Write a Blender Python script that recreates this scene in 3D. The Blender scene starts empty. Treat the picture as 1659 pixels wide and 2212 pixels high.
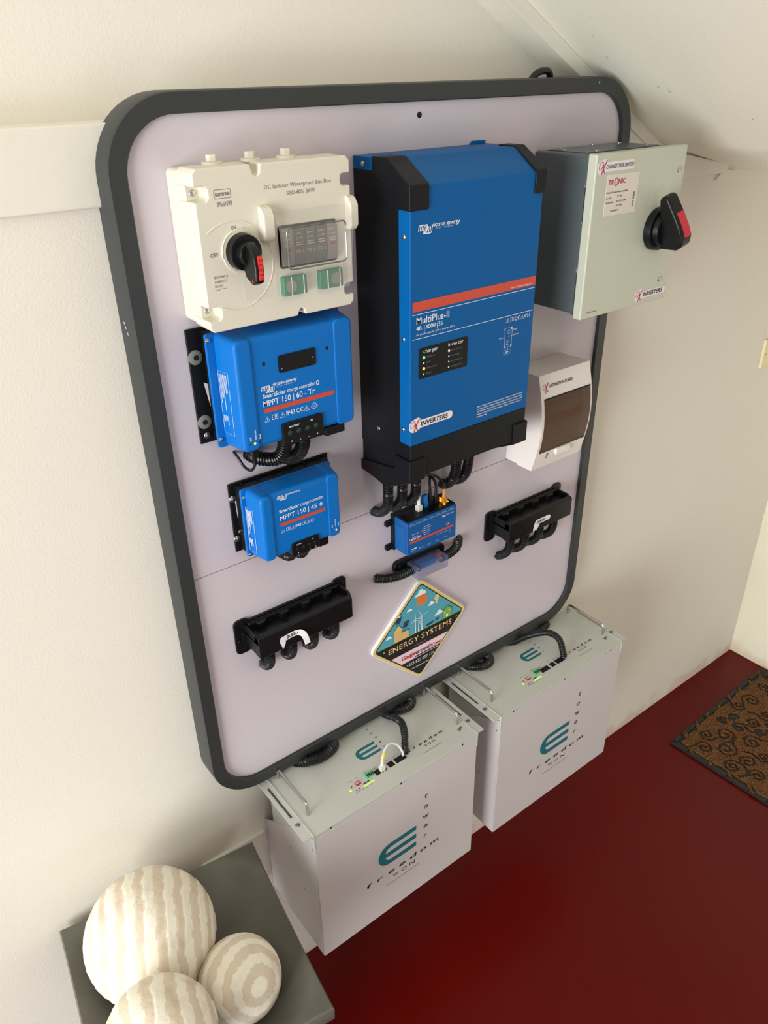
import bpy, bmesh, math, random
from mathutils import Vector, Matrix, noise
random.seed(7)
C = bpy.context.scene.collection
sc = bpy.context.scene

# ---------------------------------------------------------------- camera
cd = bpy.data.cameras.new('camera'); cam = bpy.data.objects.new('camera', cd); C.objects.link(cam)
cam.location = (-0.74658, -1.09940, 2.00123)
cam.rotation_euler = (math.radians(60.3901), math.radians(0.9665), math.radians(-37.5014))
cd.sensor_fit = 'VERTICAL'; cd.sensor_height = 36.0; cd.lens = 1693.36/2212*36.0; cd.clip_start = .01
sc.camera = cam
# ---------------------------------------------------------------- world, lights, exposure
w = bpy.data.worlds.new('world'); sc.world = w; w.use_nodes = True
w.node_tree.nodes['Background'].inputs[0].default_value = (.93, .975, 1.0, 1)
w.node_tree.nodes['Background'].inputs[1].default_value = .205
def area(name, loc, target, sx, sy, power, col):
    l = bpy.data.lights.new(name, 'AREA'); l.shape = 'RECTANGLE'; l.size = sx; l.size_y = sy; l.energy = power; l.color = col
    o = bpy.data.objects.new(name, l); C.objects.link(o); o.location = loc
    o.rotation_euler = (Vector(target)-Vector(loc)).to_track_quat('-Z', 'Y').to_euler(); return o
area('daylight_from_doorway', (-4.0, -1.55, 1.35), (0.2, -.2, 1.2), 1.9, 2.3, 212, (.955, .99, .985))
area('fill_behind_viewer', (-.3, -3.2, .5), (.1, 0, .8), 1.6, .9, 9, (.93, .95, 1.0))  # soft fill lamp, added to brighten the front faces
sc.view_settings.view_transform = 'Standard'; sc.view_settings.look = 'None'
sc.view_settings.exposure = 0.0; sc.view_settings.gamma = 1.0; sc.view_settings.use_curve_mapping = False

# ---------------------------------------------------------------- materials
def lin(c):
    return tuple(((v/255)/12.92 if v/255 <= .04045 else ((v/255+.055)/1.055)**2.4) for v in c)
def mat(name, col, rough=.5, metal=0, var=.04, vs=20, bump=0, bs=200, emit=0, trans=0, alpha=1, coat=0, spec=None):
    m = bpy.data.materials.new(name); m.use_nodes = True; nt = m.node_tree; b = nt.nodes['Principled BSDF']
    c = lin(col)
    b.inputs['Base Color'].default_value = (*c, 1); b.inputs['Roughness'].default_value = rough; b.inputs['Metallic'].default_value = metal
    if spec is not None: b.inputs['Specular IOR Level'].default_value = spec
    if coat: b.inputs['Coat Weight'].default_value = coat; b.inputs['Coat Roughness'].default_value = .15
    if emit:
        b.inputs['Emission Color'].default_value = (*c, 1); b.inputs['Emission Strength'].default_value = emit
    if trans: b.inputs['Transmission Weight'].default_value = trans; b.inputs['IOR'].default_value = 1.2
    if alpha < 1: b.inputs['Alpha'].default_value = alpha
    tc = nt.nodes.new('ShaderNodeTexCoord')
    if var:
        n = nt.nodes.new('ShaderNodeTexNoise'); n.inputs['Scale'].default_value = vs; n.inputs['Detail'].default_value = 4
        nt.links.new(tc.outputs['Object'], n.inputs['Vector'])
        mx = nt.nodes.new('ShaderNodeMix'); mx.data_type = 'RGBA'
        mx.inputs[6].default_value = (*[v*(1-var) for v in c], 1); mx.inputs[7].default_value = (*[min(1, v*(1+var)) for v in c], 1)
        nt.links.new(n.outputs['Fac'], mx.inputs[0]); nt.links.new(mx.outputs[2], b.inputs['Base Color'])
    if bump:
        n2 = nt.nodes.new('ShaderNodeTexNoise'); n2.inputs['Scale'].default_value = bs; n2.inputs['Detail'].default_value = 3
        nt.links.new(tc.outputs['Object'], n2.inputs['Vector'])
        bp = nt.nodes.new('ShaderNodeBump'); bp.inputs['Strength'].default_value = bump; bp.inputs['Distance'].default_value = .002
        nt.links.new(n2.outputs['Fac'], bp.inputs['Height']); nt.links.new(bp.outputs['Normal'], b.inputs['Normal'])
    return m
def ramp(nt, stops):
    r = nt.nodes.new('ShaderNodeValToRGB'); e = r.color_ramp.elements
    while len(e) < len(stops): e.new(.5)
    for i, (p, c) in enumerate(stops): e[i].position = p; e[i].color = (*c, 1)
    return r
def plaster(name, col, stain=None, bmp=.2):
    m = mat(name, col, .75, 0, .03, 3.0, bmp, 260)
    nt = m.node_tree; b = nt.nodes['Principled BSDF']
    if stain:   # damp, peeling patches of older pink paint low down on the wall
        src = b.inputs['Base Color'].links[0].from_socket
        g = nt.nodes.new('ShaderNodeNewGeometry'); s = nt.nodes.new('ShaderNodeSeparateXYZ'); nt.links.new(g.outputs['Position'], s.inputs[0])
        n = nt.nodes.new('ShaderNodeTexNoise'); n.inputs['Scale'].default_value = 14; n.inputs['Detail'].default_value = 6; nt.links.new(g.outputs['Position'], n.inputs['Vector'])
        a = nt.nodes.new('ShaderNodeMath'); a.operation = 'MULTIPLY_ADD'; a.inputs[1].default_value = .22; nt.links.new(n.outputs['Fac'], a.inputs[0]); nt.links.new(s.outputs[2], a.inputs[2])
        r = ramp(nt, [(0, (1, 1, 1)), (.11, (.8, .8, .8)), (.16, (0, 0, 0)), (1, (0, 0, 0))]); nt.links.new(a.outputs[0], r.inputs[0])
        mx = nt.nodes.new('ShaderNodeMix'); mx.data_type = 'RGBA'; nt.links.new(r.outputs[0], mx.inputs[0])
        nt.links.new(src, mx.inputs[6]); mx.inputs[7].default_value = (*lin(stain), 1); nt.links.new(mx.outputs[2], b.inputs['Base Color'])
    return m
M = dict(
 wall=plaster('wall_paint', (234, 228, 216), (220, 196, 176)), wall2=plaster('wall_paint_right', (242, 236, 214), (226, 204, 178)),
 ceil=plaster('ceiling_paint', (247, 243, 226), None, .12), trim=mat('trim_paint', (232, 227, 214), .55, 0, .03, 8, .2, 60),
 panel=mat('white_laminate', (205, 195, 203), .28, 0, .02, 5, .06, 400), frame=mat('black_powder_coat', (46, 49, 50), .42, 0, .06, 30, .12, 900),
 blue=mat('blue_powder_coat', (0, 90, 156), .42, 0, .03, 12, .1, 1500, spec=.16), blue2=mat('blue_cast_paint', (0, 108, 192), .38, 0, .03, 12, .15, 1200, spec=.25),
 blue3=mat('blue_plastic', (18, 88, 156), .45, 0, .03, 12, .1, 1500, spec=.25),
 black=mat('black_plastic', (17, 18, 22), .42, 0, .1, 30, .15, 900, spec=.22), satin=mat('black_satin_plastic', (15, 16, 18), .34, 0, .1, 30, .12, 500, spec=.3),
 conduit=mat('black_conduit_plastic', (20, 21, 23), .33, 0, .12, 60), dark=mat('dark_opening', (6, 6, 7), .7, 0, 0),
 iso=mat('ivory_plastic', (224, 218, 202), .42, 0, .02, 10, .1, 900), white=mat('white_plastic', (235, 228, 222), .35, 0, .02, 10),
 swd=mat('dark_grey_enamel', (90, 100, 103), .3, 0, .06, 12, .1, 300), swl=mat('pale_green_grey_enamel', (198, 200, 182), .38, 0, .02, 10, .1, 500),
 steel=mat('polished_steel', (205, 202, 196), .22, 1, .05, 40), dull=mat('dull_steel', (140, 140, 138), .38, 1, .1, 40),
 batt=mat('white_sheet_steel', (212, 206, 206), .42, 0, .015, 8, .08, 900), batt2=mat('grey_sheet_steel', (205, 207, 200), .42, 0, .015, 8, .08, 900),
 ink_w=mat('white_ink', (235, 238, 240), .5, 0, 0), ink_k=mat('black_ink', (20, 18, 20), .5, 0, 0), ink_g=mat('grey_ink', (112, 112, 108), .5, 0, 0),
 ink_r=mat('red_ink', (178, 22, 48), .5, 0, 0), stripe=mat('orange_red_ink', (206, 72, 52), .45, 0, 0), teal=mat('teal_ink', (24, 112, 124), .5, 0, .04, 40),
 paper=mat('sticker_paper', (236, 228, 232), .4, 0, .02, 30), paper2=mat('rating_label_paper', (226, 216, 204), .5, 0, .02, 30),
 red=mat('red_plastic', (214, 46, 46), .4, 0, .05, 40), redg=mat('red_switch_plastic', (200, 40, 60), .4, 0, 0),
 green=mat('green_terminal_plastic', (0, 118, 84), .45, 0, .05, 40), green2=mat('pale_green_terminal', (88, 190, 120), .45, 0, .05, 40), gscrew=mat('dark_green_screw', (36, 66, 56), .4, .3, .1, 60),
 clear=mat('clear_plastic', (236, 232, 226), .08, 0, 0, alpha=.08, spec=.6), tint=mat('smoked_brown_plastic', (84, 48, 20), .12, 0, .05, 10, alpha=.60, spec=.5),
 clearb=mat('bluish_clear_plastic', (112, 118, 160), .1, 0, 0, alpha=.34, spec=.7),
 brk=mat('grey_breaker_plastic', (128, 124, 120), .5, 0, .06, 60), brk2=mat('dark_breaker_plastic', (92, 90, 90), .5, 0, .06, 60), cream=mat('cream_breaker_plastic', (214, 196, 160), .5, 0, .04, 30),
 washer=mat('grey_washer_plastic', (122, 126, 122), .45, 0, .05, 40),
 screen=mat('screen_black', (12, 12, 15), .4, 0, 0, spec=.25), lg=mat('green_light', (60, 255, 130), .4, emit=2.5, var=0), ly=mat('yellow_light', (255, 214, 20), .4, emit=1.6, var=0),
 la=mat('amber_light', (255, 160, 20), .4, emit=2.2, var=0), lw=mat('pale_light', (255, 255, 250), .4, emit=1.0, var=0), llg=mat('lime_light', (170, 255, 40), .4, emit=1.3, var=0),
 off=mat('unlit_lamp_white', (236, 236, 236), .4, 0, 0), socket=mat('cream_socket_plastic', (240, 226, 184), .35, 0, .02, 20),
 yellow=mat('yellow_tape', (226, 214, 40), .5, 0, 0), cable_w=mat('white_cable_plastic', (226, 224, 216), .45, 0, .04, 60),
 orange=mat('orange_clear_plug', (226, 150, 70), .2, 0, 0, alpha=.75), bluec=mat('blue_connector_plastic', (20, 110, 190), .4, 0, .04, 60),
)
# gold coloured prints of the sign
S = dict(sky=mat('sign_sky_ink', (84, 164, 184), .4, 0, .02), gold=mat('sign_gold_ink', (226, 204, 132), .4, 0, .02), edge=mat('sign_edge', (226, 222, 178), .35, 0, .02), ink=mat('sign_black_ink', (24, 22, 24), .4, 0, 0),
 cream=mat('sign_cream_ink', (240, 208, 150), .4, 0, 0), sun=mat('sign_sun_ink', (226, 120, 52), .4, 0, .02), sunh=mat('sign_sun_halo_ink', (196, 146, 104), .4, 0, .02), leaf=mat('sign_green_ink', (128, 176, 70), .4, 0, 0),
 bld=mat('sign_building_ink', (218, 196, 112), .4, 0, 0), win=mat('sign_window_ink', (240, 176, 130), .4, 0, 0), pink=mat('sign_pale_band_ink', (238, 206, 214), .4, 0, 0), navy=mat('sign_navy_ink', (38, 58, 92), .4, 0, 0), grey=mat('sign_grey_ink', (150, 150, 150), .4, 0, 0))
def floor_mat():
    m = mat('red_polished_cement', (92, 5, 2), .26, 0, .25, 1.6, .12, 25, spec=.2)
    nt = m.node_tree; b = nt.nodes['Principled BSDF']
    tc = nt.nodes.new('ShaderNodeTexCoord'); n = nt.nodes.new('ShaderNodeTexNoise'); n.inputs['Scale'].default_value = 5; n.inputs['Detail'].default_value = 5
    nt.links.new(tc.outputs['Object'], n.inputs['Vector']); mr = nt.nodes.new('ShaderNodeMapRange'); mr.inputs[3].default_value = .2; mr.inputs[4].default_value = .42
    nt.links.new(n.outputs['Fac'], mr.inputs[0]); nt.links.new(mr.outputs[0], b.inputs['Roughness']); return m
M['floor'] = floor_mat()
def planter_mat():
    m = mat('dark_grey_concrete', (96, 94, 86), .45, 0, .4, 7, .3, 60); return m
M['planter'] = planter_mat()
def coir_mat():
    m = mat('coir_fibre', (122, 78, 36), .95, 0, .35, 60, .0)
    nt = m.node_tree; b = nt.nodes['Principled BSDF']; tc = nt.nodes.new('ShaderNodeTexCoord')
    n = nt.nodes.new('ShaderNodeTexNoise'); n.inputs['Scale'].default_value = 380; n.inputs['Detail'].default_value = 3; nt.links.new(tc.outputs['Object'], n.inputs['Vector'])
    r = ramp(nt, [(.3, lin((44, 26, 12))), (.5, lin((108, 68, 30))), (.72, lin((168, 120, 70)))]); nt.links.new(n.outputs['Fac'], r.inputs[0]); nt.links.new(r.outputs[0], b.inputs['Base Color'])
    bp = nt.nodes.new('ShaderNodeBump'); bp.inputs['Strength'].default_value = 1; bp.inputs['Distance'].default_value = .004; nt.links.new(n.outputs['Fac'], bp.inputs['Height']); nt.links.new(bp.outputs['Normal'], b.inputs['Normal'])
    return m
M['coir'] = coir_mat(); M['rubber'] = mat('black_rubber', (20, 18, 14), .55, 0, .2, 60, .3, 300)
def band_mat():
    m = mat('limewashed_wood', (230, 218, 196), .7, 0, 0, 20, .5, 90); nt = m.node_tree; b = nt.nodes['Principled BSDF']
    at = nt.nodes.new('ShaderNodeAttribute'); at.attribute_name = 'band'
    tc = nt.nodes.new('ShaderNodeTexCoord'); n = nt.nodes.new('ShaderNodeTexNoise'); n.inputs['Scale'].default_value = 26; n.inputs['Detail'].default_value = 6; nt.links.new(tc.outputs['Object'], n.inputs['Vector'])
    r = ramp(nt, [(0, lin((222, 208, 188))), (.45, lin((225, 212, 193))), (.55, lin((240, 233, 216))), (1, lin((243, 237, 222)))]); nt.links.new(at.outputs['Fac'], r.inputs[0])
    r2 = ramp(nt, [(.3, (.8, .77, .74)), (.5, (1, 1, 1))]); nt.links.new(n.outputs['Fac'], r2.inputs[0])
    mx = nt.nodes.new('ShaderNodeMix'); mx.data_type = 'RGBA'; mx.blend_type = 'MULTIPLY'; mx.inputs[0].default_value = .8
    nt.links.new(r.outputs[0], mx.inputs[6]); nt.links.new(r2.outputs[0], mx.inputs[7])
    # red and dark specks of old paint
    n3 = nt.nodes.new('ShaderNodeTexNoise'); n3.inputs['Scale'].default_value = 11; n3.inputs['Detail'].default_value = 2; nt.links.new(tc.outputs['Object'], n3.inputs['Vector'])
    r3 = ramp(nt, [(.735, (0, 0, 0)), (.75, (1, 1, 1))]); nt.links.new(n3.outputs['Fac'], r3.inputs[0])
    m2 = nt.nodes.new('ShaderNodeMix'); m2.data_type = 'RGBA'; nt.links.new(r3.outputs[0], m2.inputs[0]); nt.links.new(mx.outputs[2], m2.inputs[6]); m2.inputs[7].default_value = (*lin((196, 86, 78)), 1)
    nt.links.new(m2.outputs[2], b.inputs['Base Color']); return m
M['wood'] = band_mat()

# ---------------------------------------------------------------- helpers
class B(object):
    """collects shapes in world coordinates"""
    def __init__(s): s.bm = bmesh.new(); s.k = 0
    def box(s, x0, x1, y0, y1, z0, z1):
        v = [s.bm.verts.new((x, y, z)) for x in (x0, x1) for y in (y0, y1) for z in (z0, z1)]
        for f in ((0,1,3,2), (4,6,7,5), (0,4,5,1), (2,3,7,6), (0,2,6,4), (1,5,7,3)): s.bm.faces.new([v[i] for i in f])
        return s
    def prism(s, pts, ax, a0, a1):
        def P(a, p):
            return {'x': (a, p[0], p[1]), 'y': (p[0], a, p[1]), 'z': (p[0], p[1], a)}[ax]
        v0 = [s.bm.verts.new(P(a0, p)) for p in pts]; v1 = [s.bm.verts.new(P(a1, p)) for p in pts]; n = len(pts)
        s.bm.faces.new(v0); s.bm.faces.new(v1[::-1])
        for i in range(n): s.bm.faces.new((v0[i], v1[i], v1[(i+1) % n], v0[(i+1) % n]))
        return s
    def cyl(s, p0, p1, r0, r1=None, n=20):
        r1 = r0 if r1 is None else r1
        p0, p1 = Vector(p0), Vector(p1); d = (p1-p0).normalized(); a = d.orthogonal().normalized(); b = d.cross(a)
        A = [s.bm.verts.new(p0+(a*math.cos(t)+b*math.sin(t))*r0) for t in [2*math.pi*i/n for i in range(n)]]
        Bv = [s.bm.verts.new(p1+(a*math.cos(t)+b*math.sin(t))*r1) for t in [2*math.pi*i/n for i in range(n)]]
        s.bm.faces.new(A[::-1]); s.bm.faces.new(Bv)
        for i in range(n): s.bm.faces.new((A[i], A[(i+1) % n], Bv[(i+1) % n], Bv[i]))
        return s
    def tube(s, path, rad, n=12, cap=True):
        """sweep; rad is a number or a list per point"""
        P = [Vector(p) for p in path]; m = len(P); R = rad if isinstance(rad, (list, tuple)) else [rad]*m
        t = (P[1]-P[0]).normalized(); a = t.orthogonal().normalized(); rings = []
        for i in range(m):
            t2 = (P[min(i+1, m-1)]-P[max(i-1, 0)]).normalized()
            a = (a - t2*a.dot(t2)).normalized(); b = t2.cross(a)
            rings.append([s.bm.verts.new(P[i]+(a*math.cos(q)+b*math.sin(q))*R[i]) for q in [2*math.pi*k/n for k in range(n)]])
        for i in range(m-1):
            for k in range(n): s.bm.faces.new((rings[i][k], rings[i][(k+1) % n], rings[i+1][(k+1) % n], rings[i+1][k]))
        if cap: s.bm.faces.new(rings[0][::-1]); s.bm.faces.new(rings[-1])
        return s
    def dome(s, c, d, r, h=.5, n=14):
        """screw head: low dome on point c facing d"""
        c, d = Vector(c), Vector(d).normalized(); a = d.orthogonal().normalized(); b = d.cross(a); prev = None
        for rr, hh in ((1, -.15), (1, .35*h), (.8, .75*h), (.45, h)):
            ring = [s.bm.verts.new(c+d*hh*r+(a*math.cos(t)+b*math.sin(t))*r*rr) for t in [2*math.pi*i/n for i in range(n)]]
            if prev:
                for i in range(n): s.bm.faces.new((prev[i], prev[(i+1) % n], ring[(i+1) % n], ring[i]))
            else: s.bm.faces.new(ring[::-1])
            prev = ring
        s.bm.faces.new(prev); return s
    def flat(s, pl, pts):
        s.bm.faces.new([s.bm.verts.new(pl(*p)) for p in pts]); return s
    def stroke(s, pl, pts, wd, closed=False):
        s.k += 1; o_ = pl(0, 0); up = (pl(1, 0)-o_).cross(pl(0, 1)-o_)*(1e-5*s.k); pl0 = pl; pl = lambda a, b: pl0(a, b)+up
        n = len(pts); P = [Vector(p).to_2d() if len(p) > 2 else Vector(p) for p in pts]; L = []; R = []
        for i in range(n):
            a = P[(i-1) % n] if (closed or i > 0) else P[i]; b = P[(i+1) % n] if (closed or i < n-1) else P[i]
            d = (b-a); d = d.normalized() if d.length > 0 else Vector((1, 0)); nn = Vector((-d.y, d.x))*wd/2
            L.append(s.bm.verts.new(pl(*(P[i]+nn)))); R.append(s.bm.verts.new(pl(*(P[i]-nn))))
        for i in range(n if closed else n-1):
            j = (i+1) % n; s.bm.faces.new((L[i], R[i], R[j], L[j]))
        return s
def rrect(x0, x1, z0, z1, r, n=6):
    pts = []
    for cx, cz, a0 in ((x1-r, z1-r, 0), (x0+r, z1-r, 90), (x0+r, z0+r, 180), (x1-r, z0+r, 270)):
        for i in range(n+1):
            a = math.radians(a0+90*i/n); pts.append((cx+r*math.cos(a), cz+r*math.sin(a)))
    return pts
def circ(cx, cz, r, n=20, rz=None): return [(cx+r*math.cos(2*math.pi*i/n), cz+(rz or r)*math.sin(2*math.pi*i/n)) for i in range(n)]
def arc(cx, cz, r, a0, a1, n=16): return [(cx+r*math.cos(math.radians(a0+(a1-a0)*i/n)), cz+r*math.sin(math.radians(a0+(a1-a0)*i/n))) for i in range(n+1)]
def front(y): return lambda a, b: Vector((a, y, b))
def topp(z): return lambda a, b: Vector((a, b, z))
def leftp(x): return lambda a, b: Vector((x, -a, b))     # reads from the left; a grows towards the wall as -y
cur = {'loc': Vector((0, 0, 0))}
def thing(name, label, cat, loc, group=None):
    o = bpy.data.objects.new(name, None); C.objects.link(o); o.empty_display_size = .03; o.location = loc; o['label'] = label; o['category'] = cat
    if group: o['group'] = group
    cur['loc'] = Vector(loc); return o
def part(name, b, m, parent=None, bev=0, label=None, seg=2, smooth=35, shift=True):
    bm = b.bm if isinstance(b, B) else b
    bmesh.ops.recalc_face_normals(bm, faces=bm.faces)
    if parent is not None and shift: bmesh.ops.translate(bm, verts=bm.verts, vec=-cur['loc'])
    me = bpy.data.meshes.new(name); bm.to_mesh(me); bm.free(); me.materials.append(m)
    me.shade_smooth(); me.set_sharp_from_angle(angle=math.radians(smooth))
    o = bpy.data.objects.new(name, me); C.objects.link(o); o.parent = parent
    if bev:
        md = o.modifiers.new('bevel', 'BEVEL'); md.width = bev; md.segments = seg; md.limit_method = 'ANGLE'; md.angle_limit = math.radians(40); md.harden_normals = True
    if label: o['label'] = label
    return o
def solo(name, b, m, label, cat, group=None, bev=0, smooth=35):
    """a thing that is one mesh; its origin is put at its lowest middle point"""
    bm = b.bm; xs = [v.co for v in bm.verts]; lo = Vector((sum(v.x for v in xs)/len(xs), sum(v.y for v in xs)/len(xs), min(v.z for v in xs)))
    bmesh.ops.translate(bm, verts=bm.verts, vec=-lo); o = part(name, b, m, None, bev, None, smooth=smooth); o.location = lo
    o['label'] = label; o['category'] = cat
    if group: o['group'] = group
    return o
def struct(name, b, m, bev=0):
    o = part(name, b, m, None, bev); o['kind'] = 'structure'; return o

# ---- lettering
_tc = {}
def glyphs(txt, bold, sp):
    bold = min(bold, .007 if ('M' in txt or 'W' in txt) else .018)
    key = (txt, bold, sp)
    if key in _tc: return _tc[key]
    cu = bpy.data.curves.new('t', 'FONT'); cu.body = txt; cu.resolution_u = 3; cu.offset = bold; cu.space_character = sp; cu.fill_mode = 'FRONT'
    ob = bpy.data.objects.new('t', cu); me = bpy.data.meshes.new_from_object(ob)
    vs = [v.co.to_2d().copy() for v in me.vertices]; fs = [tuple(p.vertices) for p in me.polygons]
    bpy.data.objects.remove(ob); bpy.data.curves.remove(cu); bpy.data.meshes.remove(me)
    _tc[key] = (vs, fs); return vs, fs
_cap = []
def text(b, pl, txt, x, z, w, h, bold=0.0, sp=1.0, shear=0.0, rot=0):
    """adds txt to b: left end x, baseline z, total width w, capital height h"""
    if not _cap:
        v, _ = glyphs('H', 0, 1); _cap.append(max(p.y for p in v)-min(p.y for p in v))
    vs, fs = glyphs(txt, bold, sp)
    x0 = min(p.x for p in vs); x1 = max(p.x for p in vs); sx = w/(x1-x0); sy = h/_cap[0]; V = []
    cr, sr = math.cos(math.radians(rot)), math.sin(math.radians(rot))
    for p in vs:
        u = (p.x-x0)*sx + p.y*sy*shear; v = p.y*sy
        V.append(b.bm.verts.new(pl(x+u*cr-v*sr, z+u*sr+v*cr)))
    for f in fs:
        try: b.bm.faces.new([V[i] for i in f])
        except ValueError: pass
    return b
def orient(b, d):
    """make flat print faces look along d"""
    for f in b.bm.faces:
        f.normal_update()
        if f.normal.dot(d) < 0: f.normal_flip()
def prints(name, b, m, parent, label=None):
    loc = cur['loc']; bm = b.bm; bmesh.ops.translate(bm, verts=bm.verts, vec=-loc)
    me = bpy.data.meshes.new(name); bm.to_mesh(me); bm.free(); me.materials.append(m)
    o = bpy.data.objects.new(name, me); C.objects.link(o); o.parent = parent
    if label: o['label'] = label
    return o
def swirl(b, pl, x, z, s):
    """the maker's mark: hooked strokes rising left, loops in the middle, hooks falling right"""
    for i in range(3):
        cx = x+s*(.12+.13*i); b.stroke(pl, [(cx-s*.10, z-s*.02)]+[(cx+s*.09+s*.16*math.cos(math.radians(a)), z+s*.16+s*.15*math.sin(math.radians(a))) for a in range(180, 60, -15)], s*.055)
    b.stroke(pl, [(x+s*.55+s*.13*math.cos(t)+.1*s*math.sin(t), z+s*.06+s*.26*math.sin(t)) for t in [2*math.pi*i/20 for i in range(20)]], s*.055, True)
    b.stroke(pl, [(x+s*.63+s*.08*math.cos(t)+.08*s*math.sin(t), z+s*.02+s*.22*math.sin(t)) for t in [2*math.pi*i/20 for i in range(20)]], s*.05, True)
    for i in range(3):
        cx = x+s*(.72+.13*i); b.stroke(pl, [(cx+s*.14, z+s*.18)]+[(cx-s*.06+s*.16*math.cos(math.radians(a)), z-s*.08+s*.13*math.sin(math.radians(a))) for a in range(0, -110, -15)], s*.055)
def gx(bk, br, pl, x, z, s):
    """the installer's mark: a thin italic G in dark ink and a brushed red X"""
    bk.stroke(pl, [(x+s*.33+s*.22*math.cos(math.radians(a))+.1*s*math.sin(math.radians(a)), z+s*.62+s*.27*math.sin(math.radians(a))) for a in range(50, 345, 15)]+[(x+s*.5, z+s*.56), (x+s*.36, z+s*.56)], s*.045)
    br.stroke(pl, [(x+s*.50, z+s*.80), (x+s*.62, z+s*.52), (x+s*.70, z+s*.2), (x+s*.86, z+s*.02)], s*.09)
    br.stroke(pl, [(x+s*1.0, z+s*1.0), (x+s*.74, z+s*.62), (x+s*.56, z+s*.28), (x+s*.42, z-s*.06)], s*.10)
def ce(b, pl, x, z, h):
    b.stroke(pl, arc(x+h*.5, z+h*.5, h*.45, 60, 300, 10), h*.13); b.stroke(pl, arc(x+h*1.45, z+h*.5, h*.45, 60, 300, 10), h*.13); b.stroke(pl, [(x+h*1.02, z+h*.5), (x+h*1.4, z+h*.5)], h*.13)
def tri(b, pl, x, z, h):
    b.stroke(pl, [(x, z), (x+h*1.05, z), (x+h*.52, z+h*.95)], h*.1, True); b.stroke(pl, [(x+h*.52, z+h*.2), (x+h*.52, z+h*.65)], h*.09)
def book(b, pl, x, z, h):
    b.stroke(pl, [(x, z+h*.1), (x+h*1.1, z+h*.1), (x+h*1.1, z+h*.9), (x, z+h*.9)], h*.1, True); b.stroke(pl, [(x+h*.55, z+h*.1), (x+h*.55, z+h*.9)], h*.08); b.stroke(pl, [(x+h*.82, z+h*.3), (x+h*.82, z+h*.7)], h*.12)

# ---- corrugated conduit
def spline(pts, step):
    P = [Vector(p) for p in pts]; P = [P[0]*2-P[1]]+P+[P[-1]*2-P[-2]]; out = []
    for i in range(1, len(P)-2):
        a, b, c, d = P[i-1:i+3]; n = max(4, int((c-b).length/.0006))
        for k in range(n):
            t = k/n; out.append(.5*((2*b)+(c-a)*t+(2*a-5*b+4*c-d)*t*t+(3*b-a-3*c+d)*t**3))
    out.append(P[-2]); res = [out[0]]; acc = 0
    for i in range(1, len(out)):
        acc += (out[i]-out[i-1]).length
        if acc >= step: res.append(out[i]); acc = 0
    return res
def conduit(pts, r, label, group, pitch=.0034):
    pth = spline(pts, pitch/4); rad = [r*(1.0, 1.0, .82, .82)[i % 4] for i in range(len(pth))]
    b = B().tube(pth, rad, 14); return solo('conduit', b, M['conduit'], label, 'conduit', group, smooth=50)

# ================================================================= THE ROOM
b = B().box(-5.0, 1.80, -4.2, .02, -.05, 0); struct('floor', b, M['floor'])
b = B().box(-5.0, 1.80, 0, .20, -.05, 1.9457); struct('wall_back', b, M['wall'], .002)
b = B().box(-5.0, 1.80, .06, .22, 1.944, 3.6); struct('wall_back_upper', b, M['wall'])
def wavy_wall():
    b = B(); n = 60; pr = None
    for i in range(n+1):
        z = -.03+1.9*i/n; x = 1.758+.006*noise.noise(Vector((0, 0, z*9)))-.004*math.sin(z*2)
        row = [b.bm.verts.new((x, .01, z)), b.bm.verts.new((x, -3.6, z)), b.bm.verts.new((x+.12, -3.6, z)), b.bm.verts.new((x+.12, .01, z))]
        if pr:
            for k in range(4): b.bm.faces.new((pr[k], pr[(k+1) % 4], row[(k+1) % 4], row[k]))
        pr = row
    return b
struct('wall_right', wavy_wall(), M['wall2'])
# sloping ceiling, its lower flatter face, and an unseen level strip added to close off light
zc = lambda x: 2.3165-.56*x
b = B().prism([(-2.6, zc(-2.6)), (.83, zc(.83)), (.865, 1.841), (1.157, 1.774), (1.157, 1.80), (.90, 1.89), (.86, zc(.86)+.04), (-2.6, zc(-2.6)+.03)], 'y', .10, -3.6); struct('ceiling', b, M['ceil'])
b = B().box(1.157, 1.88, -3.6, .02, 1.79, 1.83); struct('unseen_ceiling_strip', b, M['ceil'])
# small dark nicks in the ceiling paint
b = B()
for x, y, l_ in ((.635, -.117, .008), (.648, -.133, .008), (.549, -.063, .005), (.493, -.072, .004), (.728, -.258, .004)):
    b.flat(lambda a, c: Vector((a, c, zc(a)-.0006)), [(x-l_/2, y+l_*.2), (x, y-.0012+l_*.1), (x+l_/2, y-l_*.3), (x, y+.0012)])
o = part('paint_nicks', b, M['ink_g'], bpy.data.objects['ceiling'], shift=False); o['kind'] = 'stuff'
# rafter under the slope, against the wall
def rafter():
    q = B(); t = .0285
    q.prism([(-2.4, zc(-2.4)-t), (.86, zc(.86)-t), (.86, zc(.86)), (-2.4, zc(-2.4))], 'y', .07, -.004); return q
struct('trim_1', rafter(), M['trim'], .0015)
# wall plate band at the left, running behind the board, and the low shelf line at the right
b = B().box(-5.0, .30, -.011, 0, 1.847, 1.9457); struct('trim_2', b, M['trim'], .003)
b = B().prism([(.62, 1.84), (.86, 1.835), (1.10, 1.79), (1.10, 1.772), (.62, 1.779)], 'y', 0, -.010); struct('trim_3', b, M['trim'], .002)
b = B().prism([(1.09, 1.781), (1.14, 1.7725), (1.145, 1.766), (1.06, 1.757)], 'y', 0, -.006); struct('trim_4', b, M['wall'])
# surface skirting box behind the planter
b = B().box(-.42, -.276, -.005, 0, .38, .536); struct('trim_5', b, M['wall'], .003)
b = B().prism([(-.42, .536), (-.276, .536), (-.273, .542), (-.42, .542)], 'y', 0, -.009); struct('trim_6', b, M['wall'], .001)

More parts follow.
